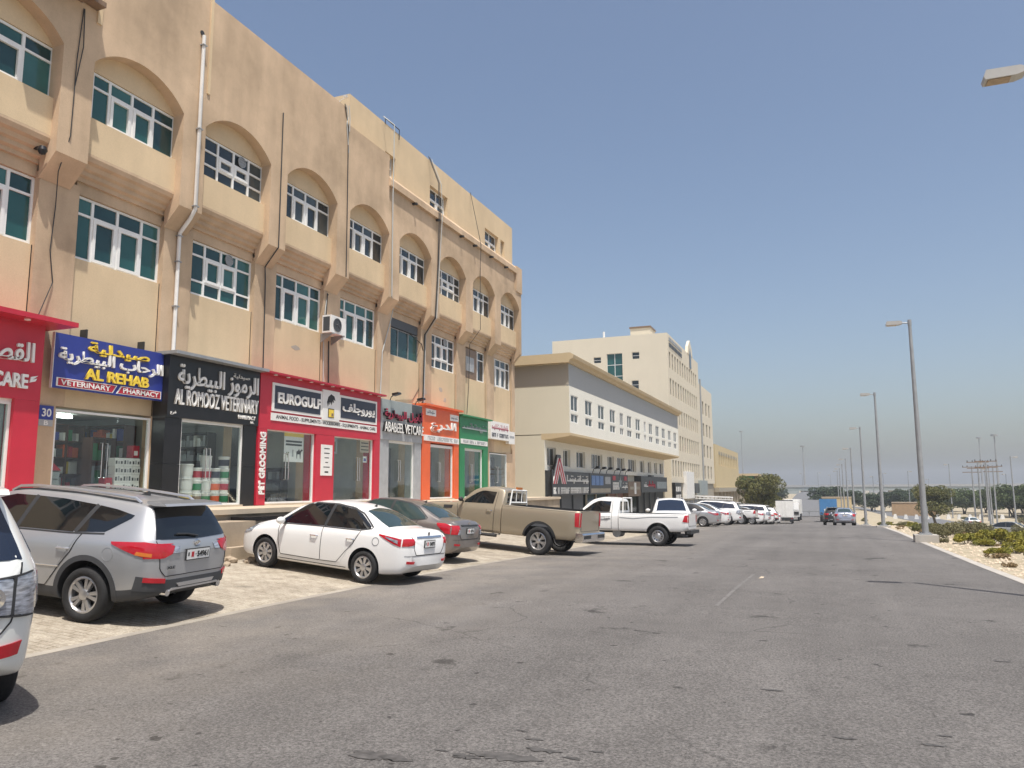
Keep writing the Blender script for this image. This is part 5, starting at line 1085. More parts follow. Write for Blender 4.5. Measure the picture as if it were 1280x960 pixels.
def make_suv(pm, k=(1, 1, 1), glass='car_glass', style='double5', big=False, plate='54961', rails=True, clad='cladding'):
    root = link('car', None); sp = scale_spec(SUV, *k); kx, kz, kw = k; wb2 = 1.33*kx; r = .352*(1.12 if big else 1)
    S = lambda pts: [(a*kx, b*kz) for a, b in pts]
    E_ = lambda pts: [(a*kw, b*kz) for a, b in pts]
    T = lambda pts: [(a*kx, b*kw) for a, b in pts]
    me = loft(sp, -2.3*kx, 2.3*kx, pm, clad_rows=0 if big else 11, clad=clad)
    B = Body(me, root)
    me2 = cut(me, [cyl(x, r+.02, r+.075, sg*.55*kw, sg*1.4) for x in (-wb2, wb2) for sg in (1, -1)]); link('body', me2, root)
    for sg in (1, -1):
        B.patch('side_window', S([(-.02, 1.115), (1.12, 1.06)]), S([(-.12, 1.535), (.25, 1.53), (.5, 1.46), (1.1, 1.1)]), 's', sg, glass)
        B.patch('side_window', S([(-1.0, 1.13), (-.09, 1.115)]), S([(-1.16, 1.49), (-.6, 1.53), (-.18, 1.535)]), 's', sg, glass)
        B.patch('side_window', S([(-1.78, 1.36) if not big else (-1.95, 1.14), (-1.5, 1.17) if not big else (-1.5, 1.135), (-1.08, 1.135)]), S([(-1.80, 1.40) if not big else (-1.8, 1.44), (-1.5, 1.455), (-1.22, 1.485)]), 's', sg, glass)
        B.strip('window_trim', S([(-1.5, 1.145), (-.9, 1.11), (0, 1.095), (1.15, 1.04)]), .018, 's', sg, 'trim' if not big else 'chrome', .007)
        B.strip('pillar_trim', S([(-.055, 1.11), (-.15, 1.54)]), .07, 's', sg, 'trim', .0065); B.strip('pillar_trim', S([(-1.04, 1.13), (-1.19, 1.49)]), .07, 's', sg, 'trim', .0065)
        fd = B.patch('door', S([(-.07, .42), (.9, .43)]), S([(-.05, 1.085), (1.08, 1.04)]), 's', sg, pm, .004, 14, 10); rd = B.patch('door', S([(-.72, .42), (-.08, .42)]), S([(-1.12, 1.10), (-.06, 1.085)]), 's', sg, pm, .004, 14, 10)
        seam_loop(B, S([(1.08, 1.04), (1.0, .7), (.88, .42), (-.075, .41), (-.06, 1.09)]), sg, fd); seam_loop(B, S([(-.08, .41), (-.7, .42), (-.92, .72), (-1.05, .88), (-1.16, 1.12)]), sg, rd)
        handle(B, .12*kx, .9*kz, [(fd, sg)], 'silver_m'); handle(B, -.93*kx, .92*kz, [(rd, sg)], 'silver_m')
        if not big:
            for x in (-wb2, wb2): B.strip('arch_trim', arch_pts(x, r+.02, r+.105, -12, 192), .07, 's', sg, clad, .008, 40)
            B.strip('side_moulding', S([(-.9, .68), (-.2, .665), (.8, .66)]), .012, 's', sg, 'chrome', .012)
            B.patch('tail_light', [(-2.26, .88), (-2.1, .90), (-1.68, 1.03)], [(-2.26, 1.06), (-2.1, 1.085), (-1.66, 1.06)], 's', sg, 'lamp_red', .014); B.patch('tail_light', [(sg*.50, .94), (sg*.62, .885), (sg*.82, .88)], [(sg*.44, 1.03), (sg*.6, 1.065), (sg*.80, 1.07)], 'e', -1, 'lamp_red', .014)
            B.patch('tail_light_lens', [(sg*.36, .945), (sg*.47, .94)], [(sg*.34, 1.02), (sg*.44, 1.025)], 'e', -1, 'lamp_clear', .014, 6, 4); B.patch('tail_light_lens', [(-2.2, .90), (-2.02, .92)], [(-2.2, .945), (-2.04, .965)], 's', sg, 'lamp_amber', .017, 6, 4)
            B.patch('reflector', [(sg*.58, .565), (sg*.80, .585)], [(sg*.58, .625), (sg*.80, .645)], 'e', -1, 'lamp_red', .024, 6, 3)
        else:
            B.patch('tail_light', E_([(sg*.66, .78), (sg*.80, .76)]), E_([(sg*.66, 1.02), (sg*.78, 1.03)]), 'e', -1, 'lamp_clear', .014, 8, 6); B.patch('tail_light', S([(-2.24, .76), (-2.0, .82)]), S([(-2.24, 1.02), (-2.06, 1.03)]), 's', sg, 'lamp_clear', .014, 8, 6)
            B.patch('tail_light', E_([(sg*.34, .79), (sg*.645, .78)]), E_([(sg*.36, .98), (sg*.645, 1.01)]), 'e', -1, 'lamp_clear', .014, 8, 6)
            B.strip('lamp_gasket', E_([(sg*.65, .775), (sg*.65, 1.015)]), .02, 'e', -1, 'trim', .018, 12); B.strip('lamp_gasket', E_([(sg*.33, .785), (sg*.5, .78), (sg*.8, .755)]), .014, 'e', -1, 'trim', .018, 20); B.strip('lamp_gasket', E_([(sg*.35, .985), (sg*.5, 1.0), (sg*.78, 1.035)]), .014, 'e', -1, 'trim', .018, 20)
            h, nn_ = B.hit('e', Vector((sg*.52*kw, .89*kz)), -1); MB().lathe([(.085, 0), (.08, .02), (.05, .015), (.04, .03), (0, .032)], 1, (0, 0, 0), 20).build('lamp_ring', 'chrome', root, smooth=True).matrix_local = Matrix.Translation((h.x-.012, h.y, h.z)) @ Matrix.Rotation(math.pi/2, 4, 'Z')
            B.patch('reflector', E_([(sg*.52, .50), (sg*.72, .515)]), E_([(sg*.49, .575), (sg*.74, .60)]), 'e', -1, 'lamp_red', .012, 8, 4)
        B.patch('headlight', S([(1.75, .80), (2.1, .74)]), S([(1.65, .95), (2.05, .86)]), 's', sg, 'lamp_clear', .01); B.patch('headlight', E_([(sg*.42, .72), (sg*.66, .74)]), E_([(sg*.42, .82), (sg*.64, .85)]), 'e', 1, 'lamp_clear', .01, 8, 4)
        if rails:
            fz = pchip(sp['zt']); fw_ = pchip(sp['wr']); xs_ = [x*kx for x in (-1.75, -1.65, -1.2, -.6, 0, .3, .42)]
            MB().tube([(x, sg*(fw_(x)-.07), fz(x)+(.0 if i in (0, 6) else .045)-.035) for i, x in enumerate(xs_)], .02, 8).build('roof_rail', 'silver_m', root, smooth=True)
            MB().tube([(x, sg*(fw_(x)-.07), fz(x)-.035) for x in xs_], .016, 6).build('roof_rail_base', 'trim', root)
    B.patch('windscreen', T([(1.3, -.66), (1.38, 0), (1.3, .66)]), T([(.55, -.54), (.52, 0), (.55, .54)]), 't', 0, glass, .006, 16, 8)
    B.patch('rear_window', E_([(-.70, 1.12), (0, 1.10), (.70, 1.12)]), E_([(-.55, 1.50), (0, 1.52), (.55, 1.50)]), 'e', -1, glass if glass != 'car_glass_green' else 'car_glass', .008, 18, 10)
    # spoiler over the rear glass
    sp_ = [( -2.20*kx, 1.545*kz), (-2.16*kx, 1.575*kz), (-1.88*kx, 1.595*kz), (-1.88*kx, 1.56*kz), (-2.0*kx, 1.535*kz)]
    MB().prism(sp_, 1, -.58*kw, .58*kw).build('spoiler', pm, root)
    wp = [B.hit('e', Vector(p), -1) for p in E_([(-.02, 1.125), (.16, 1.155), (.36, 1.165)])]; MB().tube([h+n_*.03 for h, n_ in wp], .014, 6).build('rear_wiper', 'trim', root)
    B.strip('tailgate_gap', E_([(-.70, 1.10), (-.66, .74), (-.58, .65), (.58, .65), (.66, .74), (.70, 1.10)]), .01, 'e', -1, 'ink', .006, 50)
    if not big:
        B.patch('bumper_cladding', [(-.84, .47), (-.4, .45), (.4, .45), (.84, .47)], [(-.84, .655), (-.5, .60), (.5, .60), (.84, .655)], 'e', -1, clad, .012, 26, 6)
        B.patch('bumper_insert', [(-.34, .50), (.34, .50)], [(-.38, .545), (.38, .545)], 'e', -1, 'silver_m', .03, 14, 3); B.patch('skid_trim', [(-.5, .465), (.5, .465)], [(-.46, .49), (.46, .49)], 'e', -1, 'silver_m', .028, 14, 3)
        for sg in (1, -1): MB().tube([(-2.1, sg*.52, .44), (-2.31, sg*.52, .435)], .045, 10).build('exhaust_tip', 'chrome', root, smooth=True)
        h, _ = B.hit('t', Vector((-1.3, 0)), 0); MB().prism([(-1.42, h.z-.02), (-1.26, h.z-.01), (-1.4, h.z+.055)], 1, -.02, .02).build('antenna', 'trim', root)
        B.strip('fuel_flap', arch_pts(-1.64, .90, .085, 0, 360, 24), .004, 's', 1, 'galv', .004)
    h, _ = B.hit('e', Vector((0, 1.045*kz)), -1); MB().lathe([(.055, 0), (.06, .008), (.05, .012), (.04, .004), (.0, .008)], 1, (0, 0, 0), 20).build('badge', 'chrome', root, smooth=True).matrix_local = Matrix.Translation((h.x-.012, 0, 1.045*kz)) @ Matrix.Rotation(math.pi/2, 4, 'Z') @ Matrix.Scale(.72, 4, (0, 0, 1))
    if not big: t = link('lettering', text_mesh('XLE', .15, .035, .004, .02, 'dark_grey'), root); h, _ = B.hit('e', Vector((.50, .76)), -1); t.rotation_euler.z = math.pi; t.location = (h.x-.008, .50, .76)
    else: t = link('lettering', text_mesh('SE', .13, .05, .004, .03, 'dark_grey'), root); h, _ = B.hit('e', Vector((-.56, .86)), -1); t.rotation_euler.z = math.pi; t.location = (h.x-.01, -.56, .86)
    plate_at(root, B, .90*kz, .46, .13, plate); add_wheels(root, (-wb2, wb2), .80*kw, r, r*.66, .235, style); mirror(root, .95*kx, .90*kw, 1.08*kz, pm); return root
def make_pickup(pm, gmc=True, style='spoke6', decal=False):
    root = link('pickup_truck', None)
    if gmc: L2, W, ra, fa, r, cb, zb, rail, H, belt = 2.92, 1.0, -1.66, 1.90, .415, -.36, .50, 1.40, 1.92, 1.30
    else: L2, W, ra, fa, r, cb, zb, rail, H, belt = 2.58, .885, -1.5, 1.66, .355, -.02, .50, 1.16, 1.74, 1.10
    f = L2; h0 = belt+.08
    sp = dict(zb=[(cb, zb), (f-.5, zb), (f, zb+.08)], zs=[(cb, belt+.02), (1.0, belt), (f-.9, belt-.06), (f-.3, belt-.13), (f, belt-.35)],
        zt=[(cb, H-.12), (cb+.05, H-.045), (cb+.3, H-.005), (cb+.62, H), (cb+.95, H-.06), (cb+1.62, h0+.02), (cb+1.9, h0-.03), (f-.6, h0-.09), (f-.2, h0-.18), (f, h0-.38)],
        wl=[(cb, W*.97), (1.2, W*.97), (f-.5, W*.96), (f-.15, W*.88), (f, W*.72)], wr=[(cb, W*.72), (cb+.6, W*.73), (cb+1.0, W*.75), (cb+1.65, W*.86), (f-.4, W*.78), (f, W*.55)])
    me = loft(sp, cb, f, pm, nst=52, crown=.06); B = Body(me, root)
    link('body', cut(me, [cyl(fa, r+.03, r+.09, sg*.5, sg*1.4) for sg in (1, -1)]), root)
    # bed: lofted box hollowed out
    spb = dict(zb=[(-L2, zb+.12), (-L2+.3, zb+.02), (cb, zb+.0)], zs=[(-L2, rail-.02), (cb, rail-.03)], zt=[(-L2, rail), (cb, rail)], wl=[(-L2, W*.9), (-L2+.1, W*.955), (-L2+.4, W*.975), (cb, W*.97)], wr=[(-L2, W*.84), (cb, W*.9)])
    mb_ = loft(spb, -L2, cb-.025, pm, nst=36, crown=.02); Bb = Body(mb_, root)
    cavity = MB().box((-L2+.09, -W*.83, zb+.32), (cb-.09, W*.83, 3)).mesh('cutter', 'trim')
    link('cargo_bed', cut(mb_, [cavity]+[cyl(ra, r+.03, r+.09, sg*.5, sg*1.4) for sg in (1, -1)], 'cargo_bed'), root)
    for sg in (1, -1):
        wx0, wx1 = cb+.30, cb+1.62
        B.patch('side_window', [(wx0+.02, belt+.09), (wx1-.28, belt+.06)], [(wx0-.02, H-.17), (wx0+.45, H-.15), (wx0+.66, H-.24), (wx1-.30, belt+.14)], 's', sg, 'car_glass', .006)
        if not gmc: B.strip('window_trim', [(wx0-.02, belt+.07), (wx1-.1, belt+.03)], .02, 's', sg, 'trim', .007)
        d = B.patch('door', [(cb+.26, zb+.1), (cb+1.35, zb+.1)], [(cb+.26, belt+.03), (cb+1.55, belt+.0)], 's', sg, pm, .004, 14, 10)
        seam_loop(B, [(cb+.22, H-.15), (cb+.24, belt), (cb+.25, zb+.06), (cb+1.36, zb+.06), (cb+1.5, belt-.4), (cb+1.57, belt)], sg, d); handle(B, cb+.42, belt-.12, [(d, sg)], 'chrome' if gmc else pm)
        Bb.strip('arch_trim', arch_pts(ra, r+.03, r+.115, -6, 186), .06 if gmc else .02, 's', sg, 'trim' if gmc else pm, .01, 36)
        B.strip('arch_trim', arch_pts(fa, r+.03, r+.115, -6, 186), .06 if gmc else .02, 's', sg, 'trim' if gmc else pm, .01, 36)
        if gmc:
            Bb.patch('tail_light', [(-L2+.02, .93), (-L2+.13, .94)], [(-L2+.02, rail-.06), (-L2+.15, rail-.07)], 's', sg, 'lamp_red', .014, 6, 8); Bb.patch('tail_light', [(sg*.80, .93), (sg*.90, .93)], [(sg*.78, rail-.06), (sg*.88, rail-.06)], 'e', -1, 'lamp_red', .014, 6, 8)
            MB().tube([(cb+.1, sg*W*.98, zb-.06), (cb+1.5, sg*W*.98, zb-.06)], .05, 8).build('side_step', 'trim', root, smooth=True)
            B.patch('fender_vent', [(cb+1.75, belt-.16), (cb+2.05, belt-.18)], [(cb+1.72, belt-.06), (cb+2.05, belt-.08)], 's', sg, 'trim', .008, 8, 4)
            MB().tube([(cb-.12, sg*.62, rail-.02), (cb-.12, sg*.52, H-.08)], .025, 8).build('rack_post', 'alu', root)
        else:
            Bb.patch('tail_light', [(-L2+.02, .86), (-L2+.19, .88)], [(-L2+.02, rail-.05), (-L2+.11, rail-.05)], 's', sg, 'lamp_red', .014, 8, 8); Bb.patch('tail_light', [(sg*.70, .86), (sg*.80, .86)], [(sg*.70, rail-.05), (sg*.79, rail-.05)], 'e', -1, 'lamp_red', .014, 6, 8)
        if decal:
            Bb.strip('decal', [(-L2+.35, rail-.12), (-1.2, rail-.14), (-.6, rail-.2), (cb-.06, rail-.17)], .035, 's', sg, 'galv', .004, 30, skirt=.004); B.strip('decal', [(cb+.28, belt-.16), (cb+.6, belt-.2), (cb+1.1, belt-.16), (cb+1.35, belt-.06)], .06, 's', sg, 'galv', .009, 20, skirt=.004); B.strip('decal', [(cb+.3, belt-.09), (cb+.9, belt-.11), (cb+1.4, belt-.07)], .025, 's', sg, 'galv', .009, 20, skirt=.004)
        B.patch('headlight', [(f-.55, belt-.32), (f-.15, belt-.34)], [(f-.55, belt-.18), (f-.18, belt-.22)], 's', sg, 'lamp_clear', .01)
        Bb.strip('rail_cap', [(-L2+.06, rail-.03), (cb-.05, rail-.03)], .035, 's', sg, 'trim', .006, 20)
        if not gmc: MB().box((-L2+.5, sg*.3, .42), (1.5, sg*.38, .52)).build('chassis_rail', 'trim', root)
    if gmc:
        MB().tube([(cb-.12, -.52, H-.08), (cb-.12, .52, H-.08)], .025, 8).build('rack_bar', 'alu', root); MB().tube([(cb-.12, -.62, rail+.06), (cb-.12, .62, rail+.06)], .025, 8).build('rack_bar', 'alu', root); MB().box((cb-.14, -.18, H-.05), (cb-.08, .18, H+.02)).build('beacon', 'lamp_amber', root)
        for y in (-.2, .2): MB().tube([(cb-.12, y, rail+.06), (cb-.12, y, H-.08)], .014, 6).build('rack_bar', 'alu', root)
        bp = MB(); bp.prism([(-L2-.16, .56), (-L2-.12, .50), (-L2+.08, .50), (-L2+.08, .76), (-L2-.12, .76), (-L2-.16, .72)], 1, -W*.97, W*.97); bp.build('rear_bumper', 'chrome', root); MB().box((-L2-.165, -W*.9, .60), (-L2-.155, -W*.3, .70)).build('bumper_step', 'trim', root); MB().box((-L2-.165, W*.3, .60), (-L2-.155, W*.9, .70)).build('bumper_step', 'trim', root)
        Bb.strip('tailgate_gap', [(-.77, rail-.02), (-.77, .80), (.77, .80), (.77, rail-.02)], .012, 'e', -1, 'ink', .005, 40)
    else:
        MB().box((-L2-.1, -W*.9, .46), (-L2+.05, W*.9, .58)).build('rear_bumper', 'trim', root); Bb.strip('tailgate_gap', [(-.68, rail-.02), (-.68, .72), (.68, .72), (.68, rail-.02)], .012, 'e', -1, 'ink', .005, 40)
        MB().tube([(-.15, -.62, 1.16), (-.15, -.6, 1.7), (-.15, .6, 1.7), (-.15, .62, 1.16)], .03, 8).build('rack_bar', 'white_p', root, smooth=True)
        MB().lathe([(0, -.3), (.16, -.3), (.16, .3), (0, .3)], 1, (.1, .3, .42), 16).build('spare_tank', 'galv', root)
    B.patch('rear_window', [(-.6*W, belt+.14), (.6*W, belt+.14)], [(-.56*W, H-.17), (.56*W, H-.17)], 'e', -1, 'car_glass', .006, 10, 5)
    B.patch('windscreen', [(cb+1.58, -.74*W), (cb+1.66, 0), (cb+1.58, .74*W)], [(cb+.93, -.62*W), (cb+.9, 0), (cb+.93, .62*W)], 't', 0, 'car_glass', .006, 16, 8)
    add_wheels(root, (ra, fa), W*.87, r, r*(.62 if gmc else .6), .26 if gmc else .22, style); mirror(root, cb+1.38, W*.95, belt+.10, 'trim'); return root
def place(root, wx, wy_, hd, lx, ly, label, cat='car', group=None):
    """put the car so that its local wheel contact (lx, ly) stands at world (wx, wy_), nose towards heading hd (degrees)"""
    a = R(hd); c, s = math.cos(a), math.sin(a); X = wx-(lx*c-ly*s); Y = wy_-(lx*s+ly*c)
    def gz(u, v): return G(X+u*c-v*s, Y+u*s+v*c)
    zf = (gz(1.4, .7)+gz(1.4, -.7))/2; zr2 = (gz(-1.4, .7)+gz(-1.4, -.7))/2; zl = (gz(1.4, .7)+gz(-1.4, .7))/2; zz = (gz(1.4, -.7)+gz(-1.4, -.7))/2
    root.location = (X, Y, (zf+zr2)/2+.008); root.rotation_mode = 'XYZ'
    root.rotation_euler = (math.atan2(zl-zz, 1.4), -math.atan2(zf-zr2, 2.8), a); tag(root, label, cat, group); return root
rav = make_suv('paint_silver'); place(rav, -9.0, 7.58, 186, -1.33, .80, 'silver SUV with grey cladding and red tail lights parked facing the blue pharmacy sign')
pat = make_suv('paint_pearl', (1.117, 1.165, 1.085), style='spoke6', big=True, plate='', rails=False, glass='car_glass_blue'); place(pat, -6.70, 4.73, 158, -1.33*1.117, -.80*1.085, 'large white SUV with clear tail lamps cropped beside the silver SUV')
yar = make_sedan('paint_white', plate='34075', seed=1); place(yar, -8.23, 13.0, 174, -1.275, .745, 'white sedan with dark windows parked in front of the red grooming shop')
sun_ = make_sedan('paint_grey', 'car_glass_green', 'sunny', '4376'); place(sun_, -9.2, 18.7, 176, -1.275, -.745, 'brownish grey sedan parked between the white sedan and the sand-coloured pickup')
gmc = make_pickup('paint_sand'); place(gmc, -7.98, 22.15, 176, -1.66, .87, 'sand-coloured single cab pickup with chrome bumper and black wheel arches', 'pickup')
hil = make_pickup('paint_white', False, 'steel', True); place(hil, -5.58, 28.23, 178, -1.5, .77, 'white single cab pickup with grey swoosh decals and steel wheels', 'pickup')
# ---- vehicles further along the kerb and on the road
def recolour(root, old, new):
    for o in [root]+list(root.children_recursive):
        if o.data and hasattr(o.data, 'materials') and any(m and m.name == old for m in o.data.materials):
            o.data = o.data.copy()
            for i, m in enumerate(o.data.materials):
                if m and m.name == old: o.data.materials[i] = MATS[new]
    return root
GRP = 'cars parked along the kerb'
suvw = make_suv('paint_white', (1.03, 1.06, 1.02), 'car_glass_blue', 'spoke6', True, '', True); place(suvw, -6.7, 37.0, 282, 0, 0, 'white SUV with blue tinted windscreen parked behind the white pickup')
def more(src, x, y, hd, label, old=None, new=None, cat='car', ly=.745, lx=-1.275, grp=GRP):
    c = copy_tree(src)
    if old: recolour(c, old, new)
    return place(c, x, y, hd, lx, ly, label, cat, grp)
more(yar, -7.2, 51.0, 177, 'silver sedan parked next after the white SUV with the blue windscreen', 'paint_white', 'paint_silver')
more(yar, -6.9, 54.2, 178, 'white sedan parked between the silver sedan and the white SUV with roof rack')
lc = more(suvw, -6.6, 58.5, 178, 'white SUV with ladder roof rack parked among the white cars', ly=.82, lx=-1.37)
mb = MB()
for k in range(9): mb.box((-1.6+k*.3, -.62, 2.0), (-1.54+k*.3, .62, 2.04))
for s_ in (-.62, .62): mb.box((-1.65, s_-.03, 1.98), (.9, s_+.03, 2.06)); mb.box((-1.65, s_-.03, 1.82), (.9, s_+.03, 1.86))
for k in range(9):
    for s_ in (-.62, .62): mb.box((-1.6+k*.3, s_-.02, 1.80), (-1.57+k*.3, s_+.02, 2.0))
mb.build('roof_rack', 'white_p', lc)
hp = more(hil, -6.1, 63.6, 178, 'white pickup with black bed cover parked past the roof-rack SUV', cat='pickup', ly=.77, lx=-1.42)
MB().box((-2.6, -.8, 1.13), (-.1, .8, 1.22)).build('bed_cover', 'black_p', hp)
more(yar, -5.6, 68.2, 178, 'white sedan parked just past the pickup with the bed cover')
more(suvw, -5.4, 71.8, 178, 'white SUV parked past the second white sedan', ly=.82, lx=-1.37)
more(yar, -5.2, 75.4, 178, 'white sedan parked before the tree with a dark car beyond')
more(rav, -5.1, 79.4, 178, 'white SUV with grey cladding parked near the roadside tree', 'paint_silver', 'paint_white', ly=.8, lx=-1.33)
more(yar, -5.0, 83.2, 178, 'last white sedan in the kerb row close to the roadside tree')
# driving on the right hand side
place(copy_tree(recolour(copy_tree(sun_), 'paint_grey', 'paint_lilac')) if False else recolour(copy_tree(sun_), 'paint_grey', 'paint_lilac'), 2.35, 70.5, 91, -1.275, -.745, 'pale lilac silver sedan driving away along the kerb near the lamp posts')
place(recolour(copy_tree(rav), 'paint_silver', 'paint_dark'), 0.1, 77.5, 91, -1.33, .8, 'dark SUV driving just ahead of the pale lilac sedan')
# white box van
def make_van():
    r_ = link('van', None); MB().box((-2.6, -.98, .72), (1.1, .98, 2.75)).build('cargo_box', 'white_p', r_)
    MB().prism([(1.12, .55), (2.6, .55), (2.65, 1.1), (2.45, 1.35), (1.95, 2.05), (1.12, 2.1)], 1, -.88, .88).build('cab', 'paint_white', r_)
    for s_ in (-1, 1):
        d = MB().box((-2.63, min(s_*.02, s_*.94), .78), (-2.605, max(s_*.02, s_*.94), 2.68)).build('rear_door', 'white_p', r_); MB().tube([(-2.65, s_*.2, .85), (-2.65, s_*.2, 2.6)], .02, 6).build('lock_rod', 'alu', d)
        MB().box((-2.64, min(s_*.7, s_*.9), .52), (-2.58, max(s_*.7, s_*.9), .64)).build('tail_light', 'lamp_red', r_); MB().box((-2.62, min(s_*.55, s_*.98), .2), (-2.6, max(s_*.55, s_*.98), .5)).build('mud_flap', 'trim', r_)
        MB().prism([(1.3, 1.25), (2.3, 1.25), (1.92, 1.95), (1.3, 1.98)], 1, s_*.881-.002, s_*.881+.006).build('side_window', 'car_glass', r_)
    MB().box((-2.62, -.97, 2.66), (1.12, .97, 2.78)).build('roof_trim', 'dark_grey', r_); MB().box((-2.6, -.9, .46), (2.2, .9, .7)).build('chassis', 'trim', r_); MB().box((-2.66, -.95, .42), (-2.6, .95, .58)).build('rear_bumper', 'trim', r_)
    add_wheels(r_, (-1.6, 1.7), .8, .36, .23, .2, 'steel'); return r_
place(make_van(), -4.3, 99.0, 91, -1.6, 0, 'white box van driving away in the middle of the road', 'van')
def make_truck(cabmat, boxmat, name):
    r_ = link(name, None); MB().box((-3.4, -1.1, 1.0), (1.6, 1.1, 3.1)).build('cargo_box', boxmat, r_); MB().prism([(1.75, .6), (3.3, .6), (3.3, 1.6), (3.1, 2.6), (1.75, 2.65)], 1, -1.05, 1.05).build('cab', cabmat, r_)
    MB().prism([(3.301, 1.55), (3.31, 1.55), (3.12, 2.45), (3.11, 2.45)], 1, -.95, .95).build('windscreen', 'car_glass', r_); MB().box((-3.4, -1.0, .6), (3.2, 1.0, .98)).build('chassis', 'white_p' if cabmat == 'blue_p' else 'trim', r_)
    for s_ in (-1, 1): MB().prism([(1.95, 1.6), (3.05, 1.6), (2.95, 2.35), (1.95, 2.4)], 1, s_*1.051-.003, s_*1.051+.003).build('side_window', 'car_glass', r_)
    add_wheels(r_, (-2.3, 2.4), .9, .45, .28, .26, 'steel'); return r_
M('blue_truck', (.06, .2, .42), .4)
tr = make_truck('paint_white', 'blue_truck', 'truck'); place(tr, .6, 118, 91, 0, 0, 'blue box lorry driving away near the end of the street', 'lorry')
for k in (-.6, .1): MB().box((-3.42, k, 1.3), (-3.405, k+.45, 1.75)).build('emblem', 'white_p', tr)
tr2 = make_truck('paint_white', 'white_p', 'truck'); place(tr2, -4.2, 124, 268, 0, 0, 'white lorry facing the street beyond the box van', 'lorry')
MB().box((3.3, -1.0, .9), (3.36, 1.0, 1.35)).build('grille', 'trim', tr2)
# cars on the second carriageway
c = recolour(copy_tree(yar), 'paint_white', 'paint_beige'); place(c, 15.6, 82.0, -24, 0, 0, 'beige silver sedan crossing on the second road behind the shrubs')
place(copy_tree(yar), 20.3, 133, 95, 0, 0, 'distant white sedan driving away on the second road')

# ================================================================== LAMP POSTS
def make_lamp():
    r_ = link('street_lamp', None)
    MB().tube([(0, 0, .0), (0, 0, 8.55)], [.125, .062], 14, caps=True).build('pole', 'galv', r_, smooth=True, angle=60)
    MB().tube([(0, 0, 8.5), (0, 0, 8.75)], .075, 12).build('cap', 'galv', r_, smooth=True)
    MB().tube([(0, 0, 8.62), (-.32, 0, 8.64)], .028, 8).build('arm', 'galv', r_)
    h = MB(); h.prism([(-.28, 8.60), (-.42, 8.56), (-.88, 8.56), (-.90, 8.62), (-.86, 8.73), (-.36, 8.72), (-.28, 8.68)], 1, -.14, .14); h.build('lamp_head', M('lamp_shell', (.42, .41, .39), .5), r_)
    MB().box((-.84, -.11, 8.545), (-.5, .11, 8.559)).build('lens', M('lens', (.35, .25, .16), .15, var=.3, scale=9), r_)
    MB().box((-.22, -.22, -.02), (.22, .22, .03)).build('base_plate', 'galv', r_)
    for a in ((-.16, -.16), (.16, -.16), (.16, .16), (-.16, .16)): MB().tube([(a[0], a[1], .03), (a[0], a[1], .09)], .018, 6).build('bolt', 'galv', r_)
    MB().box((.08, -.06, .7), (.135, .06, 1.1)).build('service_door', 'galv', r_); return r_
lamp = make_lamp()
LP = [(3.85, 14.6), (3.75, 35.3), (3.6, 56.5), (3.5, 77), (3.35, 99), (3.3, 120), (3.3, 141), (3.3, 163), (3.3, 186)]
for k, (x, y) in enumerate(LP):
    o = lamp if k == 0 else copy_tree(lamp); z = G(x, y)+(.32 if k == 1 else .12); o.location = (x, y, z)
    tag(o, 'grey steel street lamp bolted to the thick square concrete footing' if k == 1 else ('grey street lamp whose long shadow falls across the open road' if k == 0 else 'tall grey steel street lamp on a low footing along the sandy verge'), 'street lamp', 'street lamps along the verge')
    b_ = thing('lamp_footing', 'thick square concrete footing under a street lamp by the kerb' if k == 1 else 'low concrete footing under a street lamp in the verge row', 'footing', None if k == 1 else 'low lamp footings along the verge', (x, y, z-.02)); MB().box((-.42, -.42, -.7), (.42, .42, 0)).build('block', 'concrete', b_)
# distant lamps and masts
far = [(25, 128), (26, 150), (24, 178), (19, 205), (30, 112), (12, 215), (16, 240), (28, 165), (36, 190), (44, 170), (-1, 260), (3, 300), (-6, 280), (-14, 230), (10, 330), (20, 320), (34, 300)]
for x, y in far:
    o = copy_tree(lamp); o.location = (x, y, G(x, y) - (0 if y < 200 else .3)); s_ = random.uniform(1.0, 1.25); o.scale = (1, 1, s_); o.rotation_euler.z = random.choice((0, math.pi, .6))
    tag(o, 'distant grey lamp post rising beyond the second road', 'street lamp', 'distant lamp posts')
for x, y, h in ((60, 330, 24), (95, 330, 30), (-8, 420, 26), (-45, 500, 40), (100, 340, 22), (70, 420, 28)):
    m_ = thing('floodlight_mast', 'slender distant floodlight mast on the horizon', 'mast', 'distant masts', (x, y, -4)); MB().tube([(0, 0, 0), (0, 0, h)], [.5, .22], 8).build('pole', 'galv', m_); MB().lathe([(0, h-.3), (1.2, h-.2), (1.2, h+.4), (0, h+.5)], 2, (0, 0, 0), 10).build('light_ring', 'galv', m_)
# power pole group
for x, y in ((19.6, 120), (20.2, 118), (22, 140), (24.5, 138)):
    m_ = thing('utility_pole', 'utility pole with cross arms beyond the verge', 'utility pole', 'utility poles beyond the verge', (x, y, G(x, y))); MB().tube([(0, 0, 0), (0, 0, 9.2)], [.13, .08], 8).build('pole', 'galv', m_)
    for z_ in (8.2, 9.0): MB().box((-1.3, -.06, z_), (1.3, .06, z_+.1)).build('cross_arm', 'bronze', m_)
    for q in (-1.2, -.6, .6, 1.2): MB().lathe([(0, 0), (.07, .02), (.05, .2), (0, .24)], 2, (q, 0, 9.1), 8).build('insulator', 'dark_grey', m_)

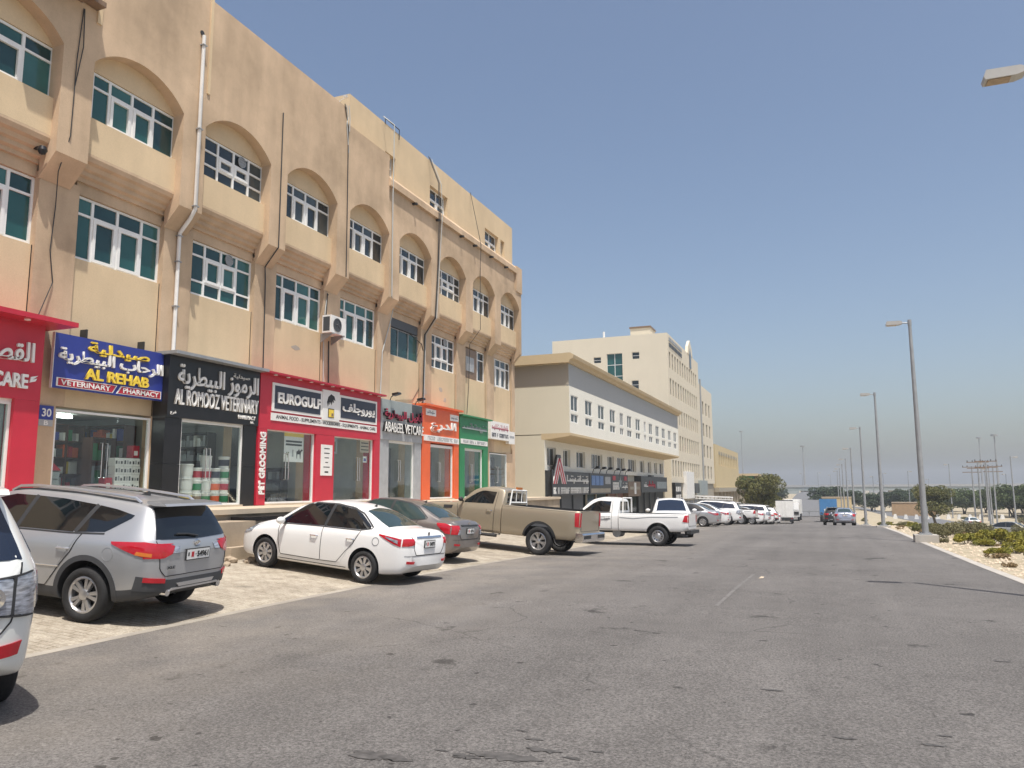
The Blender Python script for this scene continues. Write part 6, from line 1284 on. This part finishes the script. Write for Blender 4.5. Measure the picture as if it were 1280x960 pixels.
# ================================================================== VEGETATION
def leaf_cloud(n, centres, size, seed, flat=1.0):
    rnd = random.Random(seed); vs = []; fs = []
    for _ in range(n):
        c, rad = rnd.choice(centres)
        while True:
            p = Vector((rnd.uniform(-1, 1), rnd.uniform(-1, 1), rnd.uniform(-1, 1)))
            if .25 < p.length < 1: break
        p = p.normalized()*(p.length**.5); p = Vector((p.x*rad, p.y*rad, p.z*rad*flat))+Vector(c)
        a = Vector((rnd.gauss(0, 1), rnd.gauss(0, 1), rnd.gauss(0, 1))).normalized(); b = a.cross(Vector((rnd.gauss(0, 1), rnd.gauss(0, 1), rnd.gauss(0, 1)))).normalized(); s = size*rnd.uniform(.6, 1.4); o = len(vs)
        vs += [p-a*s, p+b*s*.45, p+a*s, p-b*s*.45]; fs.append((o, o+1, o+2, o+3))
    return vs, fs
def raw(name, vs, fs, mat):
    me = bpy.data.meshes.new(name); me.from_pydata([tuple(v) for v in vs], [], fs); me.materials.append(MATS[mat]); return me
def make_tree(h, cw, leaf, seed, n=9000, size=.16, trunks=3):
    rnd = random.Random(seed); r_ = link('tree', None); cs = []; mb = MB()
    for t in range(trunks):
        a = rnd.uniform(0, 6.28); p = Vector((rnd.uniform(-.2, .2), rnd.uniform(-.2, .2), -.2)); pts = [p.copy()]
        for k in range(5): p = p+Vector((math.cos(a)*cw*.032*(k+.4), math.sin(a)*cw*.032*(k+.4), h*.15)); a += rnd.uniform(-.5, .5); pts.append(p.copy())
        mb.tube(pts, [.16, .13, .1, .08, .06, .03], 7)
        for q in range(5):
            b = pts[2+q % 4]; e = b+Vector((rnd.uniform(-1, 1)*cw*.3, rnd.uniform(-1, 1)*cw*.3, h*rnd.uniform(.08, .28))); mb.tube([b, b.lerp(e, .5)+Vector((0, 0, .15)), e], [.05, .035, .015], 5); cs.append((Vector((e.x*.8, e.y*.8, min(e.z, h*.86))), rnd.uniform(.12, .2)*cw))
    for _ in range(24):
        a = rnd.uniform(0, 6.28); q = rnd.uniform(.0, .42)*cw; cs.append((Vector((math.cos(a)*q, math.sin(a)*q, h*rnd.uniform(.45, .88)-q*.12)), rnd.uniform(.10, .2)*cw))
    mb.build('trunk', 'bark', r_, smooth=True)
    vs, fs = leaf_cloud(n, cs, size, seed, .72); link('crown', raw('crown', vs, fs, leaf), r_); return r_
t1 = make_tree(6.3, 7.2, 'leaf_olive', 3, 22000, .14, 6); t1.location = (-7.9, 108, G(-7.9, 108)); t1.scale = (.85, .85, 1.0); tag(t1, 'broad olive green tree growing beside the parked cars at the street end', 'tree')
t2 = make_tree(6.4, 5.4, 'leaf_olive', 9, 11000, .12, 2); t2.location = (14.0, 118, G(14, 118)); tag(t2, 'slim olive tree with bare trunk on the verge beside the second road', 'tree')
t3 = make_tree(7.6, 8.5, 'leaf_dark', 5, 11000, .22, 3); t4 = make_tree(6.4, 8.0, 'leaf_green', 6, 11000, .2, 3)
spots = [(6, 205), (11, 212), (1, 215), (17, 222), (23, 232), (30, 225), (36, 215), (43, 212), (50, 205), (40, 180), (46, 176), (52, 172), (36, 186), (58, 168), (30, 205), (34, 196), (48, 190), (26, 214), (64, 170), (-22, 235), (-14, 270), (56, 195), (44, 200)]
for k, (x, y) in enumerate(spots):
    src = t3 if (k < 9 or k in (19, 20)) else t4; first = k in (0, 9); o = src if first else copy_tree(src); o.location = (x, y, G(x, y)-.2); o.rotation_euler.z = random.uniform(0, 6); s_ = random.uniform(.7, .95); o.scale = (s_*1.2, s_*1.2, s_*random.uniform(.8, .95)) if src is t3 else (s_*1.35, s_*1.35, s_*random.uniform(1.05, 1.3))
    tag(o, 'dark bushy tree in the belt below the overpass' if src is t3 else 'mid green bushy tree beyond the second road', 'tree', 'dark trees in the far belt' if src is t3 else 'green trees beyond the second road')
def make_shrub(leaf, seed, rad, h, n, size):
    rnd = random.Random(seed); r_ = link('shrub', None); mb = MB(); cs = []
    for q in range(9):
        a = rnd.uniform(0, 6.28); e = Vector((math.cos(a)*rad*rnd.uniform(.2, .75), math.sin(a)*rad*rnd.uniform(.2, .75), h*rnd.uniform(.4, .8))); mb.tube([(0, 0, -.1), e*.5+Vector((0, 0, .05)), e], [.02, .014, .006], 5); cs.append((e, rad*rnd.uniform(.25, .45)))
    mb.build('stem', 'bark', r_); vs, fs = leaf_cloud(n, cs, size, seed, .7); vs = [Vector((v.x, v.y, max(v.z, .0))) for v in vs]; link('foliage', raw('foliage', vs, fs, leaf), r_); return r_
sh = [make_shrub('leaf_yellow', 1, 1.0, .95, 3200, .055), make_shrub('leaf_grey', 2, 1.1, .9, 3000, .055), make_shrub('leaf_olive', 3, .9, .7, 2600, .05), make_shrub('leaf_dry', 4, .5, .35, 700, .05)]
SL = [('bushy yellow-green shrub on the sandy verge', 'yellow-green shrubs on the verge'), ('grey-green desert shrub on the sandy verge', 'grey-green shrubs on the verge'), ('low olive shrub on the sandy verge', 'olive shrubs on the verge'), ('dry brown grass tuft by the kerb', 'dry tufts by the kerb')]
used = [0]*4
def shrub(kind, x, y, s_):
    o = sh[kind] if not used[kind] else copy_tree(sh[kind]); used[kind] = 1; s_ *= (.7 if kind == 0 else .6); o.location = (x, y, G(x, y)-.05); o.rotation_euler.z = random.uniform(0, 6); o.scale = (s_, s_, s_*random.uniform(.8, 1.1)); tag(o, SL[kind][0], 'shrub', SL[kind][1])
for x, y, k, s_ in ((5.0, 34.2, 0, 1.0), (5.9, 34.8, 0, 1.1), (6.7, 34.0, 0, .95), (5.5, 33.3, 0, .7), (6.1, 29.4, 0, 1.0), (7.0, 29.8, 0, 1.05), (6.5, 30.6, 0, .8), (5.6, 29.0, 0, .6), (8.2, 31.5, 2, 1.0), (8.8, 33.5, 2, 1.2), (9.6, 32, 2, 1.1), (10.5, 35, 1, 1.2), (7.9, 36.5, 1, 1.1), (8.6, 38.5, 2, 1.0), (9.8, 39, 1, 1.2), (5.0, 40, 1, 1.1), (5.7, 43, 1, 1.3), (6.7, 45, 1, 1.2), (4.8, 47, 2, 1.1), (5.6, 51, 2, 1.2), (7.7, 49, 1, 1.3), (9.5, 47, 1, 1.1), (8.8, 55, 2, 1.2), (10.8, 51, 1, 1.2), (7.3, 26.5, 2, .7), (6.2, 25.2, 0, .4)): shrub(k, x, y, s_)
rnd = random.Random(21)
for _ in range(46):
    y = rnd.uniform(56, 140); x = rnd.uniform(4.6, 12.5); shrub(rnd.choice((1, 2, 2, 0)), x, y, rnd.uniform(.4, .8))
for _ in range(46):
    y = rnd.uniform(24, 70); x = rnd.uniform(4.3, 11); shrub(rnd.choice((0, 1, 2, 2)), x, y, rnd.uniform(.35, .75))
for _ in range(40):
    y = rnd.uniform(17, 60); x = rnd.uniform(4.1, 7.5); shrub(3, x, y, rnd.uniform(.5, .95))
for _ in range(24):
    y = rnd.uniform(90, 190); x = rnd.uniform(24, 40); shrub(rnd.choice((1, 2)), x, y, rnd.uniform(1, 1.8))
# planting strip beside the pickup against the white building plinth
for k in range(5): shrub(2, -14.6+k*.15, 43.4+k*.35, .75)
# bare dead trunk among the shrubs
d_ = thing('dead_stump', 'bare forked grey stump among the yellow shrubs', 'stump', None, (8.6, 40, G(8.6, 40))); MB().tube([(0, 0, -.1), (.1, 0, .6), (.55, .1, 1.2)], [.09, .07, .03], 7).tube([(0, 0, .0), (-.15, .1, .7), (-.25, .1, 1.25)], [.08, .06, .03], 7).tube([(-.1, 0, .2), (-.6, 0, .9)], [.06, .02], 6).build('trunk', 'bark', d_)
# loose stones along the verge: too many to count
rnd = random.Random(5); mb = MB()
for _ in range(2600):
    y = 12+68*rnd.random()**1.6; x = 3.75+rnd.random()**1.5*6; s_ = rnd.uniform(.02, .07)*(1.5 if rnd.random() < .08 else 1); z = G(x, y)+s_*.2
    v = [(x+s_*rnd.uniform(.7, 1.3)*math.cos(a), y+s_*rnd.uniform(.7, 1.3)*math.sin(a), z) for a in (0, 1.5, 3.1, 4.6)]; mb.add(v+[(x, y, z+s_*rnd.uniform(.5, .9))], [(0, 1, 4), (1, 2, 4), (2, 3, 4), (3, 0, 4)])
o = mb.build('gravel', 'sandstone'); o['kind'] = 'stuff'; o['label'] = 'pale gravel scattered over the verge'
# litter and sand drift on the apron edge
for k, (x, y) in enumerate(((-8.2, 16.0), (-8.5, 16.4), (-1.3, 16.8), (-8.35, 15.7))):
    o = MB().add([(0, 0, 0), (.09, .01, .01), (.11, .07, .03), (.02, .08, .01), (.05, .04, .04)], [(0, 1, 4), (1, 2, 4), (2, 3, 4), (3, 0, 4)]).build('litter', 'sandstone', None, loc=(x, y, G(x, y)+.02)); tag(o, 'scrap of white litter lying on the open road' if k == 2 else 'scrap of pale litter at the edge of the parking paving', 'litter', None if k == 2 else 'litter at the paving edge')

# ================================================================== FAR SETTING
ov = thing('overpass', 'long pale concrete overpass crossing behind the tree belt', 'bridge')
MB().box((-60, 330, .1), (420, 340, 1.5)).build('deck', 'blind', ov); MB().box((-60, 329.8, 1.5), (420, 330.1, 2.4)).build('parapet', 'lightgrey_p', ov)
for k in range(14): MB().box((-40+k*32, 331, -6), (-37+k*32, 339, .1)).build('pier', 'concrete', ov)
w_ = thing('boundary_wall', 'pale plaster boundary wall at the end of the street by the ramp', 'wall', None); MB().box((-.2, 172, -5), (5.4, 172.6, -.55)).build('wall', 'yellow_wall', w_); MB().box((-.25, 171.9, -.55), (5.45, 172.7, -.4)).build('coping', 'sandstone', w_)
w_ = thing('boundary_wall', 'low brown block wall in front of the dark trees', 'wall', None); MB().box((14, 190, -5), (23, 190.5, -1.9)).build('wall', M('brickish', (.38, .25, .14), .8), w_); MB().box((14, 189.9, -1.9), (23, 190.6, -1.75)).build('coping', 'sandstone', w_)
for k in range(12):
    x = 11+k*1.9; o = MB().prism([(-.4, 0), (.4, 0), (.2, .9), (-.2, .9)], 1, -.25, .25).build('traffic_barrier', 'white_p', None, loc=(x, 168+k*.6, G(x, 168)+.0)); tag(o, 'white concrete traffic barrier beside the far road', 'barrier', 'white traffic barriers')
gr = thing('guard_rail', 'thin steel guard rail across the foot of the ramp', 'guard rail'); MB().box((-7, 147.5, -2.75), (2.2, 147.6, -2.55)).build('rail', 'galv', gr)
for k in range(5): MB().box((-6.8+k*2.2, 147.6, -3.7), (-6.7+k*2.2, 147.7, -2.56)).build('post', 'galv', gr)
rs = thing('road_sign', 'blue overhead direction sign above the far trees', 'sign', None, (62, 205, -4)); MB().box((-3.2, 0, 7.0), (3.2, .2, 9.4)).build('panel', M('blue_sign', (.03, .13, .42), .4), rs); MB().tube([(0, .3, 0), (0, .3, 9)], .16, 8).build('post', 'galv', rs); MB().box((-2.6, -.02, 8.0), (2.4, 0, 8.4)).build('print', 'white_p', rs)
# sheds and blocks on the skyline
rnd = random.Random(11)
for k in range(26):
    x = -120+k*26+rnd.uniform(-8, 8); y = rnd.uniform(520, 800); w = rnd.uniform(14, 36); h = rnd.uniform(3, 7); b_ = thing('far_building', 'low pale building on the hazy skyline', 'building', 'skyline buildings', (x, y, -4)); MB().box((0, 0, 0), (w, 12, h)).build('wall', rnd.choice(['white_wall', 'blind', 'cream_wall', 'lightgrey_p']), b_); MB().box((-.3, -.3, h), (w+.3, 12.3, h+.4)).build('roof', 'concrete', b_)
    for q in range(int(w//5)): MB().box((1.5+q*5, -.05, h*.45), (3.6+q*5, .0, h*.75)).build('window', 'dark_pane', b_)
# people by the shops
def person(x, y, z, hd, shirt, trousers, label, h=1.72):
    r_ = thing('person', label, 'person', None, (x, y, z), R(hd)); me = bpy.data.meshes.new('body'); k = h/1.72
    V = [(0, 0, .98), (0, 0, 1.2), (0, 0, 1.42), (.02, 0, 1.5), (.03, 0, 1.6), (.03, 0, 1.7), (0, .19, 1.4), (-.02, .25, 1.12), (.08, .24, .88), (0, -.19, 1.4), (.0, -.25, 1.12), (.05, -.25, .86), (0, .1, .9), (.05, .11, .5), (0, .11, .08), (.14, .12, .03), (0, -.1, .9), (-.05, -.11, .5), (-.1, -.11, .08), (.04, -.12, .03)]
    Ed = [(0, 1), (1, 2), (2, 3), (3, 4), (4, 5), (2, 6), (6, 7), (7, 8), (2, 9), (9, 10), (10, 11), (0, 12), (12, 13), (13, 14), (14, 15), (0, 16), (16, 17), (17, 18), (18, 19)]
    rad = [.16, .15, .15, .06, .10, .08, .075, .055, .045, .075, .055, .045, .10, .07, .05, .045, .10, .07, .05, .045]
    me.from_pydata([(a*k, b*k, c*k) for a, b, c in V], Ed, []); o = link('body', me, r_); sm = o.modifiers.new('s', 'SKIN'); 
    for i, q in enumerate(rad): me.skin_vertices[0].data[i].radius = (q*k, q*k)
    me.skin_vertices[0].data[0].use_root = True; o.modifiers.new('d', 'SUBSURF').levels = 1
    dg = bpy.context.evaluated_depsgraph_get(); m2 = bpy.data.meshes.new_from_object(o.evaluated_get(dg)); o.modifiers.clear(); o.data = m2; m2.materials.clear()
    for m_ in (shirt, trousers, M('skin', (.22, .12, .08), .6), 'ink'): m2.materials.append(MATS[m_] if isinstance(m_, str) else m_)
    for p in m2.polygons:
        z_ = p.center.z/k; p.material_index = 1 if z_ < .95 and abs(p.center.y) < .2*k else (3 if z_ > 1.64 else (2 if z_ > 1.47 or (z_ < 1.1 and abs(p.center.y) > .2*k) else 0)); p.use_smooth = True
    bpy.data.meshes.remove(me)
person(-11.9, 28.2, G(-11.9, 28.2), -60, 'ink', 'dark_grey', 'person in dark clothes standing behind the sand-coloured pickup near the shops')
person(-13.2, 113, G(-13.2, 113), 200, 'ink', 'ink', 'person in dark clothes walking near the far yellow building')
person(-13.0, 108, G(-13, 108), 170, 'navy_p', 'ink', 'person in navy clothes standing near the end of the tall block')

# ================================================================== HAZE: one box of thin dusty air round everything
hm = bpy.data.materials.new('haze'); hm.use_nodes = True; hn = hm.node_tree; hn.nodes.clear()
ho = hn.nodes.new('ShaderNodeOutputMaterial'); pv = hn.nodes.new('ShaderNodeVolumePrincipled'); pv.inputs['Color'].default_value = (.86, .90, .95, 1); pv.inputs['Density'].default_value = .0006; pv.inputs['Anisotropy'].default_value = .25
hn.links.new(pv.outputs[0], ho.inputs['Volume']); MATS['haze'] = hm
hz = MB().box((-2600, -200, -8), (2600, 2600, 48)).build('haze', 'haze'); hz['kind'] = 'stuff'
